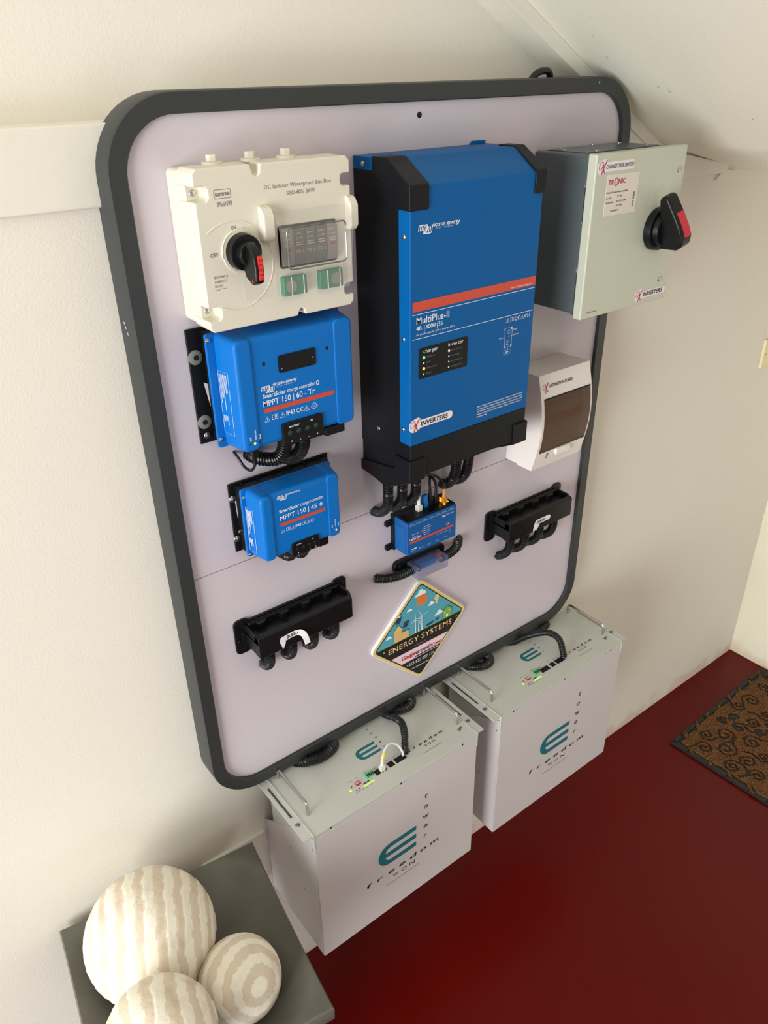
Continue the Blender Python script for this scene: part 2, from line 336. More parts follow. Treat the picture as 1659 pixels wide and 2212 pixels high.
# socket plate at the right edge
t = thing('switch_plate', 'cream plastic plate with a small screw on the wall right of the board', 'switch plate', (1.513, 0, 1.208))
part('plate', B().box(1.471, 1.555, -.009, 0, 1.208, 1.294), M['socket'], t, .002)
part('screw', B().dome((1.481, -.009, 1.251), (0, -1, 0), .0022), M['dull'], t)

# doormat
def mat_thing():
    th = math.atan2(.0127, .5702)
    o = Vector((1.1552, -.1472, 0)); ux = Vector((math.cos(.0222), math.sin(.0222), 0)); uy = Vector((.04, -1, 0)).normalized()
    t = thing('doormat', 'brown coir doormat with black scroll pattern and black edge on the red floor', 'doormat', tuple(o))
    L, Wd = .585, .42
    W2 = lambda a, d, z: o+ux*a+uy*d+Vector((0, 0, z))
    b = B(); v = [b.bm.verts.new(W2(a, d, z)) for z in (.0005, .007) for a, d in ((0, 0), (L, 0), (L, Wd), (0, Wd))]
    for f in ((0,1,2,3), (4,5,6,7), (0,1,5,4), (1,2,6,5), (2,3,7,6), (3,0,4,7)): b.bm.faces.new([v[i] for i in f])
    part('rubber_base', b, M['rubber'], t, .002)
    # coir pile: fine grid with grooves where the rubber scrolls show
    rnd = random.Random(3); curls = []
    for i in range(400):
        cx = rnd.uniform(.05, L-.03); cy = rnd.uniform(.05, Wd-.03); r0 = rnd.uniform(.018, .036); ph = rnd.uniform(0, 6.28); sg = rnd.choice((-1, 1))
        if any((cx-q[0])**2+(cy-q[1])**2 < (r0+q[2])**2*.95 for q in curls): continue
        curls.append((cx, cy, r0, ph, sg))
    paths = []
    for cx, cy, r0, ph, sg in curls:
        P = []
        for k in range(34):
            a = k*.30; rr = r0*(1-k/38.)
            P.append((cx+rr*math.cos(ph+sg*a), cy+rr*math.sin(ph+sg*a)))
        e = P[0]; tx, ty = math.sin(ph)*sg, -math.cos(ph)*sg; P = [(e[0]+tx*q*.004+.0006*q*q*math.cos(ph), e[1]+ty*q*.004+.0006*q*q*math.sin(ph)) for q in range(7, 0, -1)]+P; paths.append(P)
    segs = [(p[i], p[i+1]) for p in paths for i in range(len(p)-1)]
    grid = {}
    for s_ in segs:
        k = (int(s_[0][0]/.02), int(s_[0][1]/.02)); grid.setdefault(k, []).append(s_)
    def dist(x, y):
        m = 1
        kx, ky = int(x/.02), int(y/.02)
        for i in (-1, 0, 1):
            for j in (-1, 0, 1):
                for (a, c_) in grid.get((kx+i, ky+j), ()):
                    m = min(m, math.hypot(x-(a[0]+c_[0])/2, y-(a[1]+c_[1])/2))
        return m
    b = B(); nx, ny = 260, 190; V = {}
    for i in range(nx+1):
        for j in range(ny+1):
            a = L*i/nx; d = Wd*j/ny
            eb = min(a, d, L-a, Wd-d)+.016*noise.noise(Vector((a*22, d*22, 1)))
            h = .013+.005*noise.noise(Vector((a*200, d*200, 0)))
            if eb < .022 and not (math.sin((a+d)*92) > .80 and eb > .006): h = .004
            if dist(a, d) < .0046: h = .003
            V[i, j] = b.bm.verts.new(W2(a, d, h))
    for i in range(nx):
        for j in range(ny): b.bm.faces.new((V[i, j], V[i+1, j], V[i+1, j+1], V[i, j+1]))
    bmesh.ops.translate(b.bm, verts=b.bm.verts, vec=(0, 0, 0))
    o2 = part('coir_pile', b, M['coir'], t, smooth=60); o2['kind'] = 'stuff'
    # rubber edge blocks, proud of the border, with tufts between them
    for side in range(2):
        k = 0; a = .004
        while a < (L if side == 0 else Wd)-.02:
            ln = rnd.uniform(.045, .075); b = B()
            a1 = min(a+ln, (L if side == 0 else Wd)-.004)
            q = [(a, .002), (a1, .002), (a1, .017), (a, .017)]
            if side == 1: q = [(.002, a), (.002, a1), (.017, a1), (.017, a)]
            v = [b.bm.verts.new(W2(p[0], p[1], z)) for z in (.003, .011) for p in q]
            for f in ((0,1,2,3), (4,5,6,7), (0,1,5,4), (1,2,6,5), (2,3,7,6), (3,0,4,7)): b.bm.faces.new([v[i] for i in f])
            part('edge_block', b, M['rubber'], t, .002); a = a1+.008
mat_thing()

# ================================================================= THE BOARD
BS = -.0445
t = thing('equipment_board', 'large white laminate board with rounded black frame, mounted on the wall', 'board', (.139, 0, .7394))
def frame():
    b = B(); rings = []
    x0, x1, z0, z1 = -.3795, .6573, .7394, 1.9796
    prof = [(0, 0), (0, -.0495), (.0015, -.0525), (.0245, -.0525), (.0261, -.051), (.0261, -.040), (.020, -.040), (.020, 0)]
    for ins, y in prof:
        rings.append([b.bm.verts.new((p[0], y, p[1])) for p in rrect(x0+ins, x1-ins, z0+ins, z1-ins, .100-ins, 14)])
    n = len(rings[0]); m = len(rings)
    for i in range(m):
        for k in range(n): b.bm.faces.new((rings[i][k], rings[i][(k+1) % n], rings[(i+1) % m][(k+1) % n], rings[(i+1) % m][k]))
    return b
part('frame', frame(), M['frame'], t, smooth=40)
full = rrect(-.3535, .6313, .7654, 1.9536, .074, 12)
up = [p for p in full if p[1] > 1.2625]; lo_ = [p for p in full if p[1] < 1.2625]
up = up + [(-.3535, 1.2632), (.6313, 1.2632)]; lo2 = [(-.3535, 1.2618)]+[p for p in lo_] + [(.6313, 1.2618)]
part('panel', B().prism([(.6313, 1.2632)]+[p for p in full if p[1] > 1.2625]+[(-.3535, 1.2632)], 'y', BS, -.038), M['panel'], t, label='upper white laminate panel')
part('panel', B().prism([(-.3535, 1.2618)]+[p for p in full if p[1] < 1.2625]+[(.6313, 1.2618)], 'y', BS, -.038), M['panel'], t, label='lower white laminate panel')
part('screw', B().dome((.131, BS, 1.9347), (0, -1, 0), .0045, .4), M['satin'], t, label='black screw near the top edge')
b = B()
for x, z in ((.548, 1.970),): b.flat(front(-.0528), circ(x, z, .0012, 6, .0024))
for y, z in ((-.017, 1.696), (-.024, 1.682), (-.020, 1.690)): b.flat(lambda a, c: Vector((-.3798, a, c)), circ(y, z, .0011, 6, .0024))
orient(b, Vector((-.7, -.7, 0))); prints('paint_chips', b, M['ink_w'], t)['kind'] = 'stuff'
part('mounting_bracket', B().box(.50, .58, -.030, -.006, .728, .742), M['black'], t, .001)
part('mounting_bracket', B().box(-.20, -.12, -.040, -.01, .727, .742), M['black'], t, .001)
# cable lead showing over the top of the frame
solo('cable', B().tube(spline([(.385, -.02, 1.955), (.41, -.02, 1.982), (.432, -.02, 1.990), (.452, -.018, 1.985), (.462, -.012, 1.95)], .004), .006, 10), M['conduit'], 'short black cable loop showing above the top edge of the board', 'cable')

def screws(parent, L, r, m='steel', d=(0, -1, 0), name='screw', h=.5, label=None):
    for p in L:
        o = part(name, B().dome(p, d, r, h), M[m], parent)
        if label: o['label'] = label

# ================================================================= INVERTER
F = -.1829
t = thing('inverter_charger', 'large blue and black inverter charger in the middle of the board', 'inverter', (.1375, BS, 1.354))
part('housing', B().prism([(-.0445, 1.42), (-.0445, 1.868), (-.10, 1.868), (-.128, 1.866), (-.165, 1.84), (-.165, 1.42)], 'x', .0012, .2738), M['black'], t)
part('front_cover', B().prism([(F, 1.4525), (F, 1.853), (-.134, 1.8862), (-.046, 1.8862), (-.046, 1.8675), (-.098, 1.8675), (-.127, 1.862), (-.155, 1.842), (-.155, 1.4525)], 'x', 0, .275), M['blue'], t, .0015)
part('hanging_tab', B().prism([(.238, 1.8862), (.274, 1.8862), (.274, 1.8912), (.243, 1.8912)], 'y', -.0475, -.0455), M['blue'], t, .0005)
cap = [(-.097, 1.8885), (-.1335, 1.8885), (-.1862, 1.8555), (-.1862, 1.821), (-.154, 1.821), (-.154, 1.836), (-.130, 1.85), (-.097, 1.866)]
part('corner_cap', B().prism(cap, 'x', -.0035, .0335), M['black'], t, .002)
part('corner_cap', B().prism(cap, 'x', .2545, .2785), M['black'], t, .002)
part('bottom_cover', B().prism([(-.1825, 1.4522), (-.1825, 1.391), (-.118, 1.3565), (-.046, 1.3625), (-.046, 1.4522)], 'x', .001, .274), M['black'], t, .0015)
foot = [(-.186, 1.426), (-.186, 1.386), (-.118, 1.3515), (-.088, 1.3575), (-.0455, 1.362), (-.0455, 1.382), (-.143, 1.399), (-.143, 1.426)]
part('corner_foot', B().prism(foot, 'x', -.0035, .031), M['black'], t, .0018)
part('corner_foot', B().prism(foot, 'x', .244, .2785), M['black'], t, .0018)
screws(t, [(0, -.071, 1.876), (0, -.168, 1.784), (0, -.166, 1.631), (0, -.164, 1.478), (.001, -.095, 1.457)], .0042, d=(-1, 0, 0))
P = front(F-.0004)
b = B(); b.flat(P, [(.004, 1.6752), (.2730, 1.6752), (.2730, 1.6902), (.004, 1.6902)]); orient(b, Vector((0, -1, 0))); prints('stripe', b, M['stripe'], t)
b = B()
for z in (1.6708, 1.6325): b.flat(P, [(.004, z-.0004), (.2725, z-.0004), (.2725, z+.0004), (.004, z+.0004)])
text(b, P, 'MultiPlus-II', .012, 1.6555, .067, .0105, .012)
text(b, P, '48', .0115, 1.6458, .0105, .0062, .01); text(b, P, '/', .0235, 1.6458, .0012, .0035); text(b, P, '|', .0275, 1.6440, .0008, .0075)
text(b, P, '3000', .0305, 1.6458, .0200, .0062, .01); text(b, P, '/', .0515, 1.6475, .0012, .0030); text(b, P, '|', .0540, 1.6440, .0008, .0075); text(b, P, '35', .0565, 1.6458, .0090, .0062, .01)
text(b, P, 'AC transfer capacity: 32 A  |  Inverter: 230 V', .0115, 1.6376, .080, .0030)
prints('lettering', b, M['ink_w'], t)
b = B(); swirl(b, P, .0145, 1.7925, .024); text(b, P, 'victron energy', .0400, 1.7955, .056, .0060, .012); text(b, P, 'BLUE  POWER', .0480, 1.7920, .034, .0018, .0, 1.5); prints('logo', b, M['ink_w'], t)
b = B(); text(b, front(F-.0007), 'www.victronenergy.com', .215, 1.6778, .049, .0030); prints('web_address', b, M['ink_w'], t)
b = B(); tri(b, P, .208, 1.6215, .0075); book(b, P, .2185, 1.6215, .0072); ce(b, P, .229, 1.6215, .0068); tri(b, P, .2425, 1.6215, .0075); text(b, P, 'IP21', .2520, 1.6225, .0125, .0055)
# wiring diagram
b.stroke(P, [(.207, 1.578), (.224, 1.578), (.224, 1.612), (.207, 1.612)], .0005, True); b.stroke(P, [(.206, 1.5665), (.222, 1.5665), (.222, 1.5735), (.206, 1.5735)], .0004, True)
b.flat(P, [(.2105, 1.5692), (.2175, 1.5692), (.2175, 1.5705), (.2105, 1.5705)])
for x in (.2065, .2225): 
    for z in (1.578, 1.608): b.flat(P, [(x-.0006, z), (x+.0012, z), (x+.0012, z+.0045), (x-.0006, z+.0045)])
b.stroke(P, [(.193, 1.5960), (.207, 1.5960)], .0004); b.stroke(P, [(.224, 1.6060), (.236, 1.6060)], .0004); b.stroke(P, [(.215, 1.5970), (.2400, 1.5970)], .0004)
b.stroke(P, [(.212, 1.583), (.218, 1.583), (.218, 1.591), (.212, 1.591)], .0004, True); b.stroke(P, [(.212, 1.583), (.218, 1.591)], .0004); b.stroke(P, [(.215, 1.5735), (.215, 1.583)], .0004)
b.stroke(P, [(.214, 1.602), (.219, 1.602), (.219, 1.607), (.2165, 1.609), (.214, 1.607)], .0004, True)
text(b, P, 'AC in', .1935, 1.5970, .007, .0016); text(b, P, 'AC out 1', .2265, 1.6066, .010, .0016); text(b, P, 'AC out 2', .2280, 1.5976, .011, .0016)
prints('symbols', b, M['ink_w'], t)
b = B()
for i, s_ in enumerate(('Before charging read the instructions. For indoor use only. Disconnect', 'the supply before making or breaking the connections to the battery.', 'WARNING: Explosive gases. Prevent flames and sparks, provide', 'adequate ventilation during charging. Charge lead-acid or Li-ion', 'batteries only.')):
    text(b, P, s_, .149, 1.4838-i*.0047, (.113, .112, .112, .110, .025)[i], .0026, .006)
prints('warning_text', b, M['ink_w'], t)
# display window with indicator lights
dp = part('display_panel', B().prism(rrect(.017, .1205, 1.566, 1.6165, .004), 'y', F-.0008, F+.002), M['screen'], t)
b = B(); P2 = front(F-.0011)
text(b, P2, 'charger', .026, 1.6075, .030, .0058, .0); text(b, P2, 'inverter', .0780, 1.6080, .033, .0058, .0)
prints('lettering', b, M['ink_w'], dp)
b = B()
for (x, s4) in ((.032, ('mains on', 'bulk', 'absorption', 'float')), (.0845, ('inverter on', 'overload', 'low battery', 'temperature'))):
    for i, s_ in enumerate(s4): text(b, P2, s_, x, 1.5993-.0091*i, .0022*len(s_), .0030)
prints('small_lettering', b, M['ink_g'], dp)
for i in range(4):
    for x in (.0270, .0800):
        mm, r, lb = (M['off'], .0014, None)
        if x < .05 and i == 0: mm, r, lb = M['lg'], .0024, 'lit green light'
        if x < .05 and i == 2: mm, r, lb = M['ly'], .0024, 'lit yellow light'
        if x > .05 and i == 0: mm, r = M['off'], .0022
        part('indicator_light', B().dome((x, F-.0008, 1.6003-.0091*i), (0, -1, 0), r, .4, 12), mm, dp, label=lb)
def sticker(parent, y, x0, x1, zc_, hh, s, txt, tx0, tx1, th, capz, shear=.08, name='sticker', label=None):
    """white pill sticker with the G X mark at its left end"""
    b = B(); b.prism(rrect(x0+s*.4, x1, zc_-hh/2, zc_+hh/2, hh*.42), 'y', y, y-.0005)
    st = part(name, b, M['paper'], parent, label=label)
    b = B(); b.prism([(x0, zc_-s*.30), (x0+s*.18, zc_-s*.52), (x0+s*.5, zc_-s*.6), (x0+s*1.05, zc_-s*.42), (x0+s*1.0, zc_), (x0+s*1.12, zc_+s*.5), (x0+s*.9, zc_+s*.62), (x0+s*.3, zc_+s*.48), (x0-s*.02, zc_+s*.22)], 'y', y-.0001, y-.0006)
    part('sticker_tab', b, M['paper'], st)
    p = front(y-.0010); bk = B(); br = B(); gx(br, br, p, x0, zc_-s*.5, s); prints('mark', br, M['ink_r'], st); bk.bm.free()
    b = B(); text(b, p, txt, tx0, capz, tx1-tx0, th, .02, 1, shear); prints('lettering', b, M['ink_k'], st); return st
sticker(t, F-.0001, -.002, .0915, 1.4885, .0135, .0205, 'INVERTERS', .0215, .0800, .0078, 1.4845)

# conduits under the inverter
G = 'corrugated black conduits'
for i, x in enumerate((.017, .050, .083)):
    conduit([(x, -.098, 1.372), (x, -.098, 1.325), (x+.002, -.092, 1.295), (x+.004, -.070, 1.272), (x+.006, BS, 1.262)], .0098,
            ('leftmost of three black conduits under the left end of the big inverter', 'middle of three black conduits under the left end of the big inverter', 'rightmost of three black conduits under the left end of the big inverter')[i], G)
for i, x in enumerate((.196, .228)):
    conduit([(x, -.085, 1.375), (x, -.085, 1.325), (x, -.078, 1.292), (x, -.062, 1.272), (x-.002, BS, 1.264)], .0105,
            ('left of two black conduits under the right half of the big inverter', 'right of two black conduits under the right half of the big inverter')[i], G)

# ================================================================= DC ISOLATOR BOX
t = thing('isolator_box', 'ivory plastic isolator box with black rotary handle at top left of the board', 'isolator', (-.18, BS, 1.690))
def notched(x0, x1, z0, z1, r=.006):
    nd, nw = .016, .016     # notch depth and width
    P = []
    def notch_r(zc_, sgn): return [(x1, zc_-nw/2), (x1-nd+.005, zc_-nw/2)] + [(x1-nd+.005-.005*math.sin(math.radians(a)), zc_-.003-.005*math.cos(math.radians(a))) for a in (30, 60, 90)] + [(x1-nd+.005-.005*math.sin(math.radians(a)), zc_+.003+.005*math.cos(math.radians(a))) for a in (90, 60, 30)] + [(x1-nd+.005, zc_+nw/2), (x1, zc_+nw/2)]
    P += [(x0+r, z0), (-.162, z0), (-.158, z0+.008), (-.155, z0+.010), (-.151, z0+.008), (-.149, z0), (x1-r, z0), (x1, z0+r)]
    P += notch_r(1.714, 1) + notch_r(1.865, 1)
    P += [(x1, z1-r), (x1-r, z1), (-.204, z1), (-.206, z1-.012), (-.210, z1-.015), (-.215, z1-.012), (-.218, z1), (x0+r, z1), (x0, z1-r)]
    for zc_ in (1.865, 1.714):
        P += [(x0, zc_+.009), (x0+.015, zc_+.009), (x0+.019, zc_+.005), (x0+.019, zc_-.005), (x0+.015, zc_-.009), (x0, zc_-.009)]
    P += [(x0, z0+r)]
    return P
part('base', B().prism(rrect(-.300, -.048, 1.692, 1.892, .008), 'y', BS, -.079), M['iso'], t, .002)
part('lid', B().prism(notched(-.301, -.062, 1.689, 1.8955), 'y', -.079, -.125), M['iso'], t, .004, seg=3)
part('screw_boss', B().box(-.2995, -.281, -.10, -.079, 1.856, 1.874), M['iso'], t); part('screw_boss', B().box(-.2995, -.281, -.10, -.079, 1.705, 1.723), M['iso'], t)
screws(t, [(-.291, -.10, 1.865), (-.291, -.10, 1.714)], .0042)
for x in (-.253, -.197, -.142):
    g_ = part('cable_gland_plug', B().cyl((x, -.088, 1.8945), (x, -.088, 1.8985), .0135, .0135, 24), M['iso'], t, .001)
    part('hex_head', B().cyl((x, -.088, 1.8985), (x, -.088, 1.907), .0075, .0075, 6), M['iso'], g_, .0005)
# dial ridge arcs
def ridge(cx, cz, r, a0, a1, y, rad):
    return B().tube([(p[0], y, p[1]) for p in arc(cx, cz, r, a0, a1, 30)], rad, 6)
part('dial_ridge', ridge(-.2535, 1.7725, .0575, -118, 130, -.1245, .0014), M['iso'], t)
part('dial_ring', ridge(-.243, 1.7905, .0285, 80, 192, -.1262, .0013), M['iso'], t)
part('dial_plate', B().cyl((-.243, -.124, 1.7905), (-.243, -.1268, 1.7905), .0285, .028, 40), M['iso'], t)
kb = part('rotary_handle', B().cyl((-.243, -.127, 1.7905), (-.243, -.140, 1.7905), .0245, .0232, 40).cyl((-.243, -.139, 1.7905), (-.243, -.152, 1.7905), .0165, .015, 30), M['satin'], t, .0012)
gb = B().prism([(-.150, 1.806), (-.163, 1.801), (-.171, 1.790), (-.173, 1.775), (-.172, 1.757), (-.160, 1.752), (-.144, 1.760), (-.138, 1.775), (-.138, 1.800)], 'x', -.2505, -.2365)
part('grip', gb, M['satin'], kb, .0035, seg=3)
b = B()
for i in range(5): b.prism([(-.174, 1.7605+i*.0062), (-.1755, 1.7635+i*.0062), (-.174, 1.7665+i*.0062), (-.171, 1.7665+i*.0062), (-.171, 1.7605+i*.0062)], 'x', -.2455, -.2400)
part('grip_insert', b, M['red'], kb, label='red ribbed strip')
part('red_arrow', B().prism([(-.162, 1.757), (-.166, 1.757), (-.164, 1.762)], 'x', -.2509, -.2503), M['red'], kb)
# window with breakers
part('window_recess', B().prism(rrect(-.1855, -.0905, 1.7585, 1.8155, .004), 'y', -.1262, -.1245), M['screen'], t)
for i in range(5):
    x0 = -.1835+i*.0182; z1_ = 1.812; 
    mm = M['brk'] if i in (0, 4) else M['brk2']
    bk_ = part('breaker', B().prism([(-.127, 1.762), (-.131, 1.762), (-.134, 1.778), (-.134, z1_-.004), (-.131, z1_), (-.127, z1_)], 'x', x0, x0+.0176), mm, t, .0006)
    b = B(); 
    if i in (0, 4): b.flat(front(-.1345), [(x0+.006, 1.783), (x0+.012, 1.783), (x0+.012, 1.786), (x0+.006, 1.786)]); prints('red_flag', b, M['ink_r'], bk_)
    b = B(); Pb = front(-.1344)
    text(b, Pb, 'DC', x0+.003, 1.803, .010, .0025); text(b, Pb, 'C 40', x0+.003, 1.797, .010, .0025)
    for k in range(2): b.flat(Pb, [(x0+.003, 1.789+k*.003), (x0+.014, 1.789+k*.003), (x0+.014, 1.7898+k*.003), (x0+.003, 1.7898+k*.003)])
    if i in (1, 2, 3): ce(b, Pb, x0+.002, 1.7785, .004); tri(b, Pb, x0+.0115, 1.7785, .0035)
    prints('markings', b, M['cream'], bk_)
for x0, x1 in ((-.187, -.149), (-.126, -.087)):
    tb = part('terminal_block', B().box(x0, x1, -.134, -.124, 1.722, 1.748), M['green'], t, .001, label='green earth terminal')
    cxm = x0+.012 if x0 < -.15 else x1-.012
    b = B(); b.cyl((cxm, -.1335, 1.735), (cxm, -.1350, 1.735), .0085, .0085, 20); part('cable_mark', b, M['brk'], tb)
    b = B(); b.box(x0+.012, x0+.0128, -.1352, -.134, 1.722, 1.748); b.box(x1-.006, x1-.0052, -.1352, -.134, 1.722, 1.748); part('rib', b, M['white'], tb)
# clear hinged cover and its lugs
hood = [(-.125, 1.834), (-.138, 1.830), (-.147, 1.818), (-.150, 1.80), (-.148, 1.77), (-.142, 1.754), (-.138, 1.750), (-.138, 1.722), (-.1365, 1.7205), (-.1365, 1.7515), (-.1405, 1.7555), (-.1465, 1.771), (-.1485, 1.80), (-.1455, 1.8175), (-.137, 1.8285), (-.125, 1.8320)]
part('clear_cover', B().prism(hood, 'x', -.1955, -.0775), M['clear'], t, .0006)
part('clear_flap', B().box(-.246, -.1955, -.1285, -.1255, 1.7235, 1.756), M['clear'], t, .0008)
b = B().tube([(p[0], -.1487, p[1]) for p in rrect(-.185, -.089, 1.761, 1.8155, .006)]+[(-.089, -.1487, 1.80)], .0011, 6); part('window_rim', b, M['dull'], t)
for x0, x1 in ((-.2165, -.1965), (-.0765, -.0595)):
    part('hinge_lug', B().prism([(-.124, 1.845), (-.134, 1.842), (-.1405, 1.833), (-.1405, 1.806), (-.136, 1.799), (-.124, 1.797)], 'x', x0+.003, x1), M['iso'], t, .003, seg=3)
Pi = front(-.1253)
b = B(); text(b, Pi, 'DC Isolator Waterproof Bus-Box', -.2005, 1.8635, .106, .0050, 0, 1.1); text(b, Pi, 'SISO-40/S  5KW', -.167, 1.8535, .045, .0050)
text(b, Pi, 'IP66NW', -.2705, 1.8485, .0215, .0062)
b.stroke(Pi, rrect(-.2735, -.2500, 1.8585, 1.8690, .0015), .0006, True)
text(b, Pi, 'ON', -.2545, 1.8190, .0072, .0048, .01); text(b, Pi, 'OFF', -.2885, 1.7880, .0115, .0048, .01)
b.stroke(Pi, [(-.286, 1.7455), (-.281, 1.7455), (-.278, 1.7475)], .0005); b.stroke(Pi, [(-.276, 1.7465), (-.270, 1.7465)], .0005)
prints('lettering', b, M['ink_g'], t)
b = B(); text(b, Pi, 'suntree', -.2720, 1.8615, .0205, .0055, .03)
for i, s_ in enumerate(('IEC60947-3', 'AS60947 3', 'DC-PV2')): text(b, Pi, s_, -.287, 1.7605-i*.0058, .0020*len(s_), .0032)
prints('small_lettering', b, M['ink_g'], t)

# ================================================================= CHARGE CONTROLLERS
def controller(label, g, x0, x1, z0, z1, yf, yfl, sx0, sx1, r1, r2, big):
    """g: group; sx0..sx1 shell; r1, r2 the two ridges"""
    t = thing('charge_controller', label, 'charge controller', ((x0+x1)/2, BS, z0), g)
    part('mounting_plate', B().box(x0, x1, BS-.0045, BS, z0, z1), M['black'], t, .001)
    part('heatsink', B().box(sx0-.004, sx1+.006, yfl+.002, BS-.0045, z0+.004, z1-.004), M['black'], t)
    n = 6 if not big else 8
    for i in range(n):
        xx = sx0+.006+i*(sx1-sx0-.012)/(n-1)
        part('fin', B().prism([(BS-.0045, z1-.006), (BS-.0045, z1+.003), (yfl+.008, z1-.004), (yfl+.008, z1-.008)], 'x', xx, xx+.002), M['black'], t)
    fx0, fx1 = sx0-.0115 if big else sx0-.006, sx1+.004
    part('flange', B().prism(rrect(fx0, fx1, z0-.001, z1-.003, .004), 'y', yfl, yfl-.006), M['blue2'], t, .001)
    sh = part('cover', loft(sx0, sx1, z0, z1-.002, .010, yfl-.003, yf, .007), M['blue2'], t, .009, seg=5)
    part('side_rib', loft(sx0-.0008, r1, z0-.0006, z1-.0014, .009, yfl-.004, yf-.003, .0075, left=True), M['blue2'], t, .006, seg=4)
    part('side_rib', loft(r2, sx1+.0008, z0-.0006, z1-.0014, .009, yfl-.004, yf-.0015, .0075, right=True), M['blue2'], t, .0035, seg=4)
    return t, sh
def loft(x0, x1, z0, z1, r, ya, yb, dr, left=None, right=None):
    """rounded box whose sides draw in by dr towards the front"""
    b = B(); both = left is None and right is None
    A = rrect(x0, x1, z0, z1, r, 5); D = rrect(x0+(dr if both or left else 0), x1-(dr if both or right else 0), z0+dr*.3, z1-dr*.6, r, 5)
    va = [b.bm.verts.new((p[0], ya, p[1])) for p in A]; vb = [b.bm.verts.new((p[0], yb, p[1])) for p in D]
    b.bm.faces.new(va); b.bm.faces.new(vb[::-1])
    for i in range(len(va)): b.bm.faces.new((va[i], vb[i], vb[(i+1) % len(va)], va[(i+1) % len(va)]))
    return b
Gc = 'blue solar charge controllers'
t, sh = controller('larger blue solar charge controller with black window, under the ivory isolator box', Gc, -.306, -.058, 1.4995, 1.678, -.125, -.072, -.2785, -.064, -.243, -.104, True)
F6 = -.1285
screws(t, [(-.296, BS-.0045, 1.636), (-.2955, BS-.0045, 1.5344)], .0112, 'washer', name='bolt', h=.22)
for z in (1.636, 1.5344): part('bolt_socket', B().cyl((-.2957, BS-.0066, z), (-.2957, BS-.0073, z), .0042, .0042, 12), M['dark'], t)
screws(t, [(-.286, -.078, 1.666), (-.285, -.078, 1.512)], .0038)
screws(t, [(-.2945, BS-.0045, 1.512)], .0050)
P = front(-.1254)
part('display_window', B().prism(rrect(-.202, -.138, 1.6115, 1.6375, .003), 'y', -.1268, -.123), M['satin'], t)
screws(t, [(-.1975, -.1268, 1.617), (-.1430, -.1268, 1.6235)], .0016, 'dull'); screws(t, [(-.226, -.125, 1.6305), (-.116, -.125, 1.6315)], .0028, 'dark', h=.15, name='hole_plug')
b = B(); swirl(b, P, -.2345, 1.5905, .020); text(b, P, 'victron energy', -.2145, 1.5942, .0415, .0052, .02); text(b, P, 'BLUE  POWER', -.2080, 1.5910, .027, .0015, .0, 1.5); prints('logo', b, M['ink_w'], t)
b = B(); text(b, P, 'SmartSolar', -.233, 1.5788, .0400, .0060, .03); text(b, P, 'charge controller', -.191, 1.5788, .0500, .0060, .004); b.stroke(P, circ(-.1365, 1.5815, .0022, 12, .0032), .0014, True)
text(b, P, 'MPPT 150 | 60 - Tr', -.2330, 1.5660, .0905, .0085, .03)
tri(b, P, -.2330, 1.5415, .0085); book(b, P, -.2200, 1.5415, .0088); tri(b, P, -.2065, 1.5415, .0085); text(b, P, 'IP43', -.1955, 1.5425, .0150, .0070, .01); ce(b, P, -.1775, 1.5422, .0072); tri(b, P, -.1640, 1.5415, .0090)
b.stroke(P, circ(-.1455, 1.5458, .0046, 14), .0006, True); text(b, P, 'LC', -.1478, 1.5440, .0048, .0035); b.stroke(P, [(-.1515, 1.5450), (-.1500, 1.5450)], .0006); b.stroke(P, [(-.1410, 1.5450), (-.1385, 1.5450)], .0006)
prints('lettering', b, M['ink_w'], t)
b = B(); b.flat(P, [(-.2330, 1.5555), (-.1065, 1.5555), (-.1065, 1.5625), (-.2330, 1.5625)]); orient(b, Vector((0, -1, 0))); prints('stripe', b, M['stripe'], t)
tb = part('terminal_cover', B().prism(rrect(-.206, -.1325, 1.494, 1.5315, .004), 'y', -.129, -.080), M['satin'], t, .001)
screws(tb, [(-.194+.0158*i, -.129, 1.5142) for i in range(4)], .0042, 'gscrew', name='terminal_screw', h=.3)
b = B(); Pt = front(-.1295); text(b, Pt, 'BATTERY', -.1945, 1.5232, .0180, .0026, .03); text(b, Pt, 'PV', -.1560, 1.5242, .0050, .0026, .03)
for x, s_ in ((-.1935, '+'), (-.1778, '-'), (-.1620, '-'), (-.1465, '+')): text(b, Pt, s_, x, 1.4985, .0030 if s_ == '+' else .0024, .0036, .02)
prints('lettering', b, M['ink_w'], tb)
part('signal_connector', B().box(-.122, -.085, -.118, -.085, 1.484, 1.499), M['satin'], t, .001)
part('indicator_light', B().dome((-.2545, F6+.0005, 1.5142), (0, -1, 0), .0019, .4), M['la'], t, label='lit amber light')
for x in (-.262, -.247): part('indicator_light', B().dome((x, F6+.0005, 1.5142), (0, -1, 0), .0014, .3), M['dark'], t, label='unlit light')
b = B(); Pr = front(F6-.0002)
for x, s_, L_ in ((-.2600, 'Bulk', .0068), (-.2515, 'Absorption', .0160), (-.2440, 'Float', .0075)): text(b, Pr, s_, x, 1.5200, L_, .0030, .01, 1, 0, 90)
prints('light_lettering', b, M['ink_w'], t)
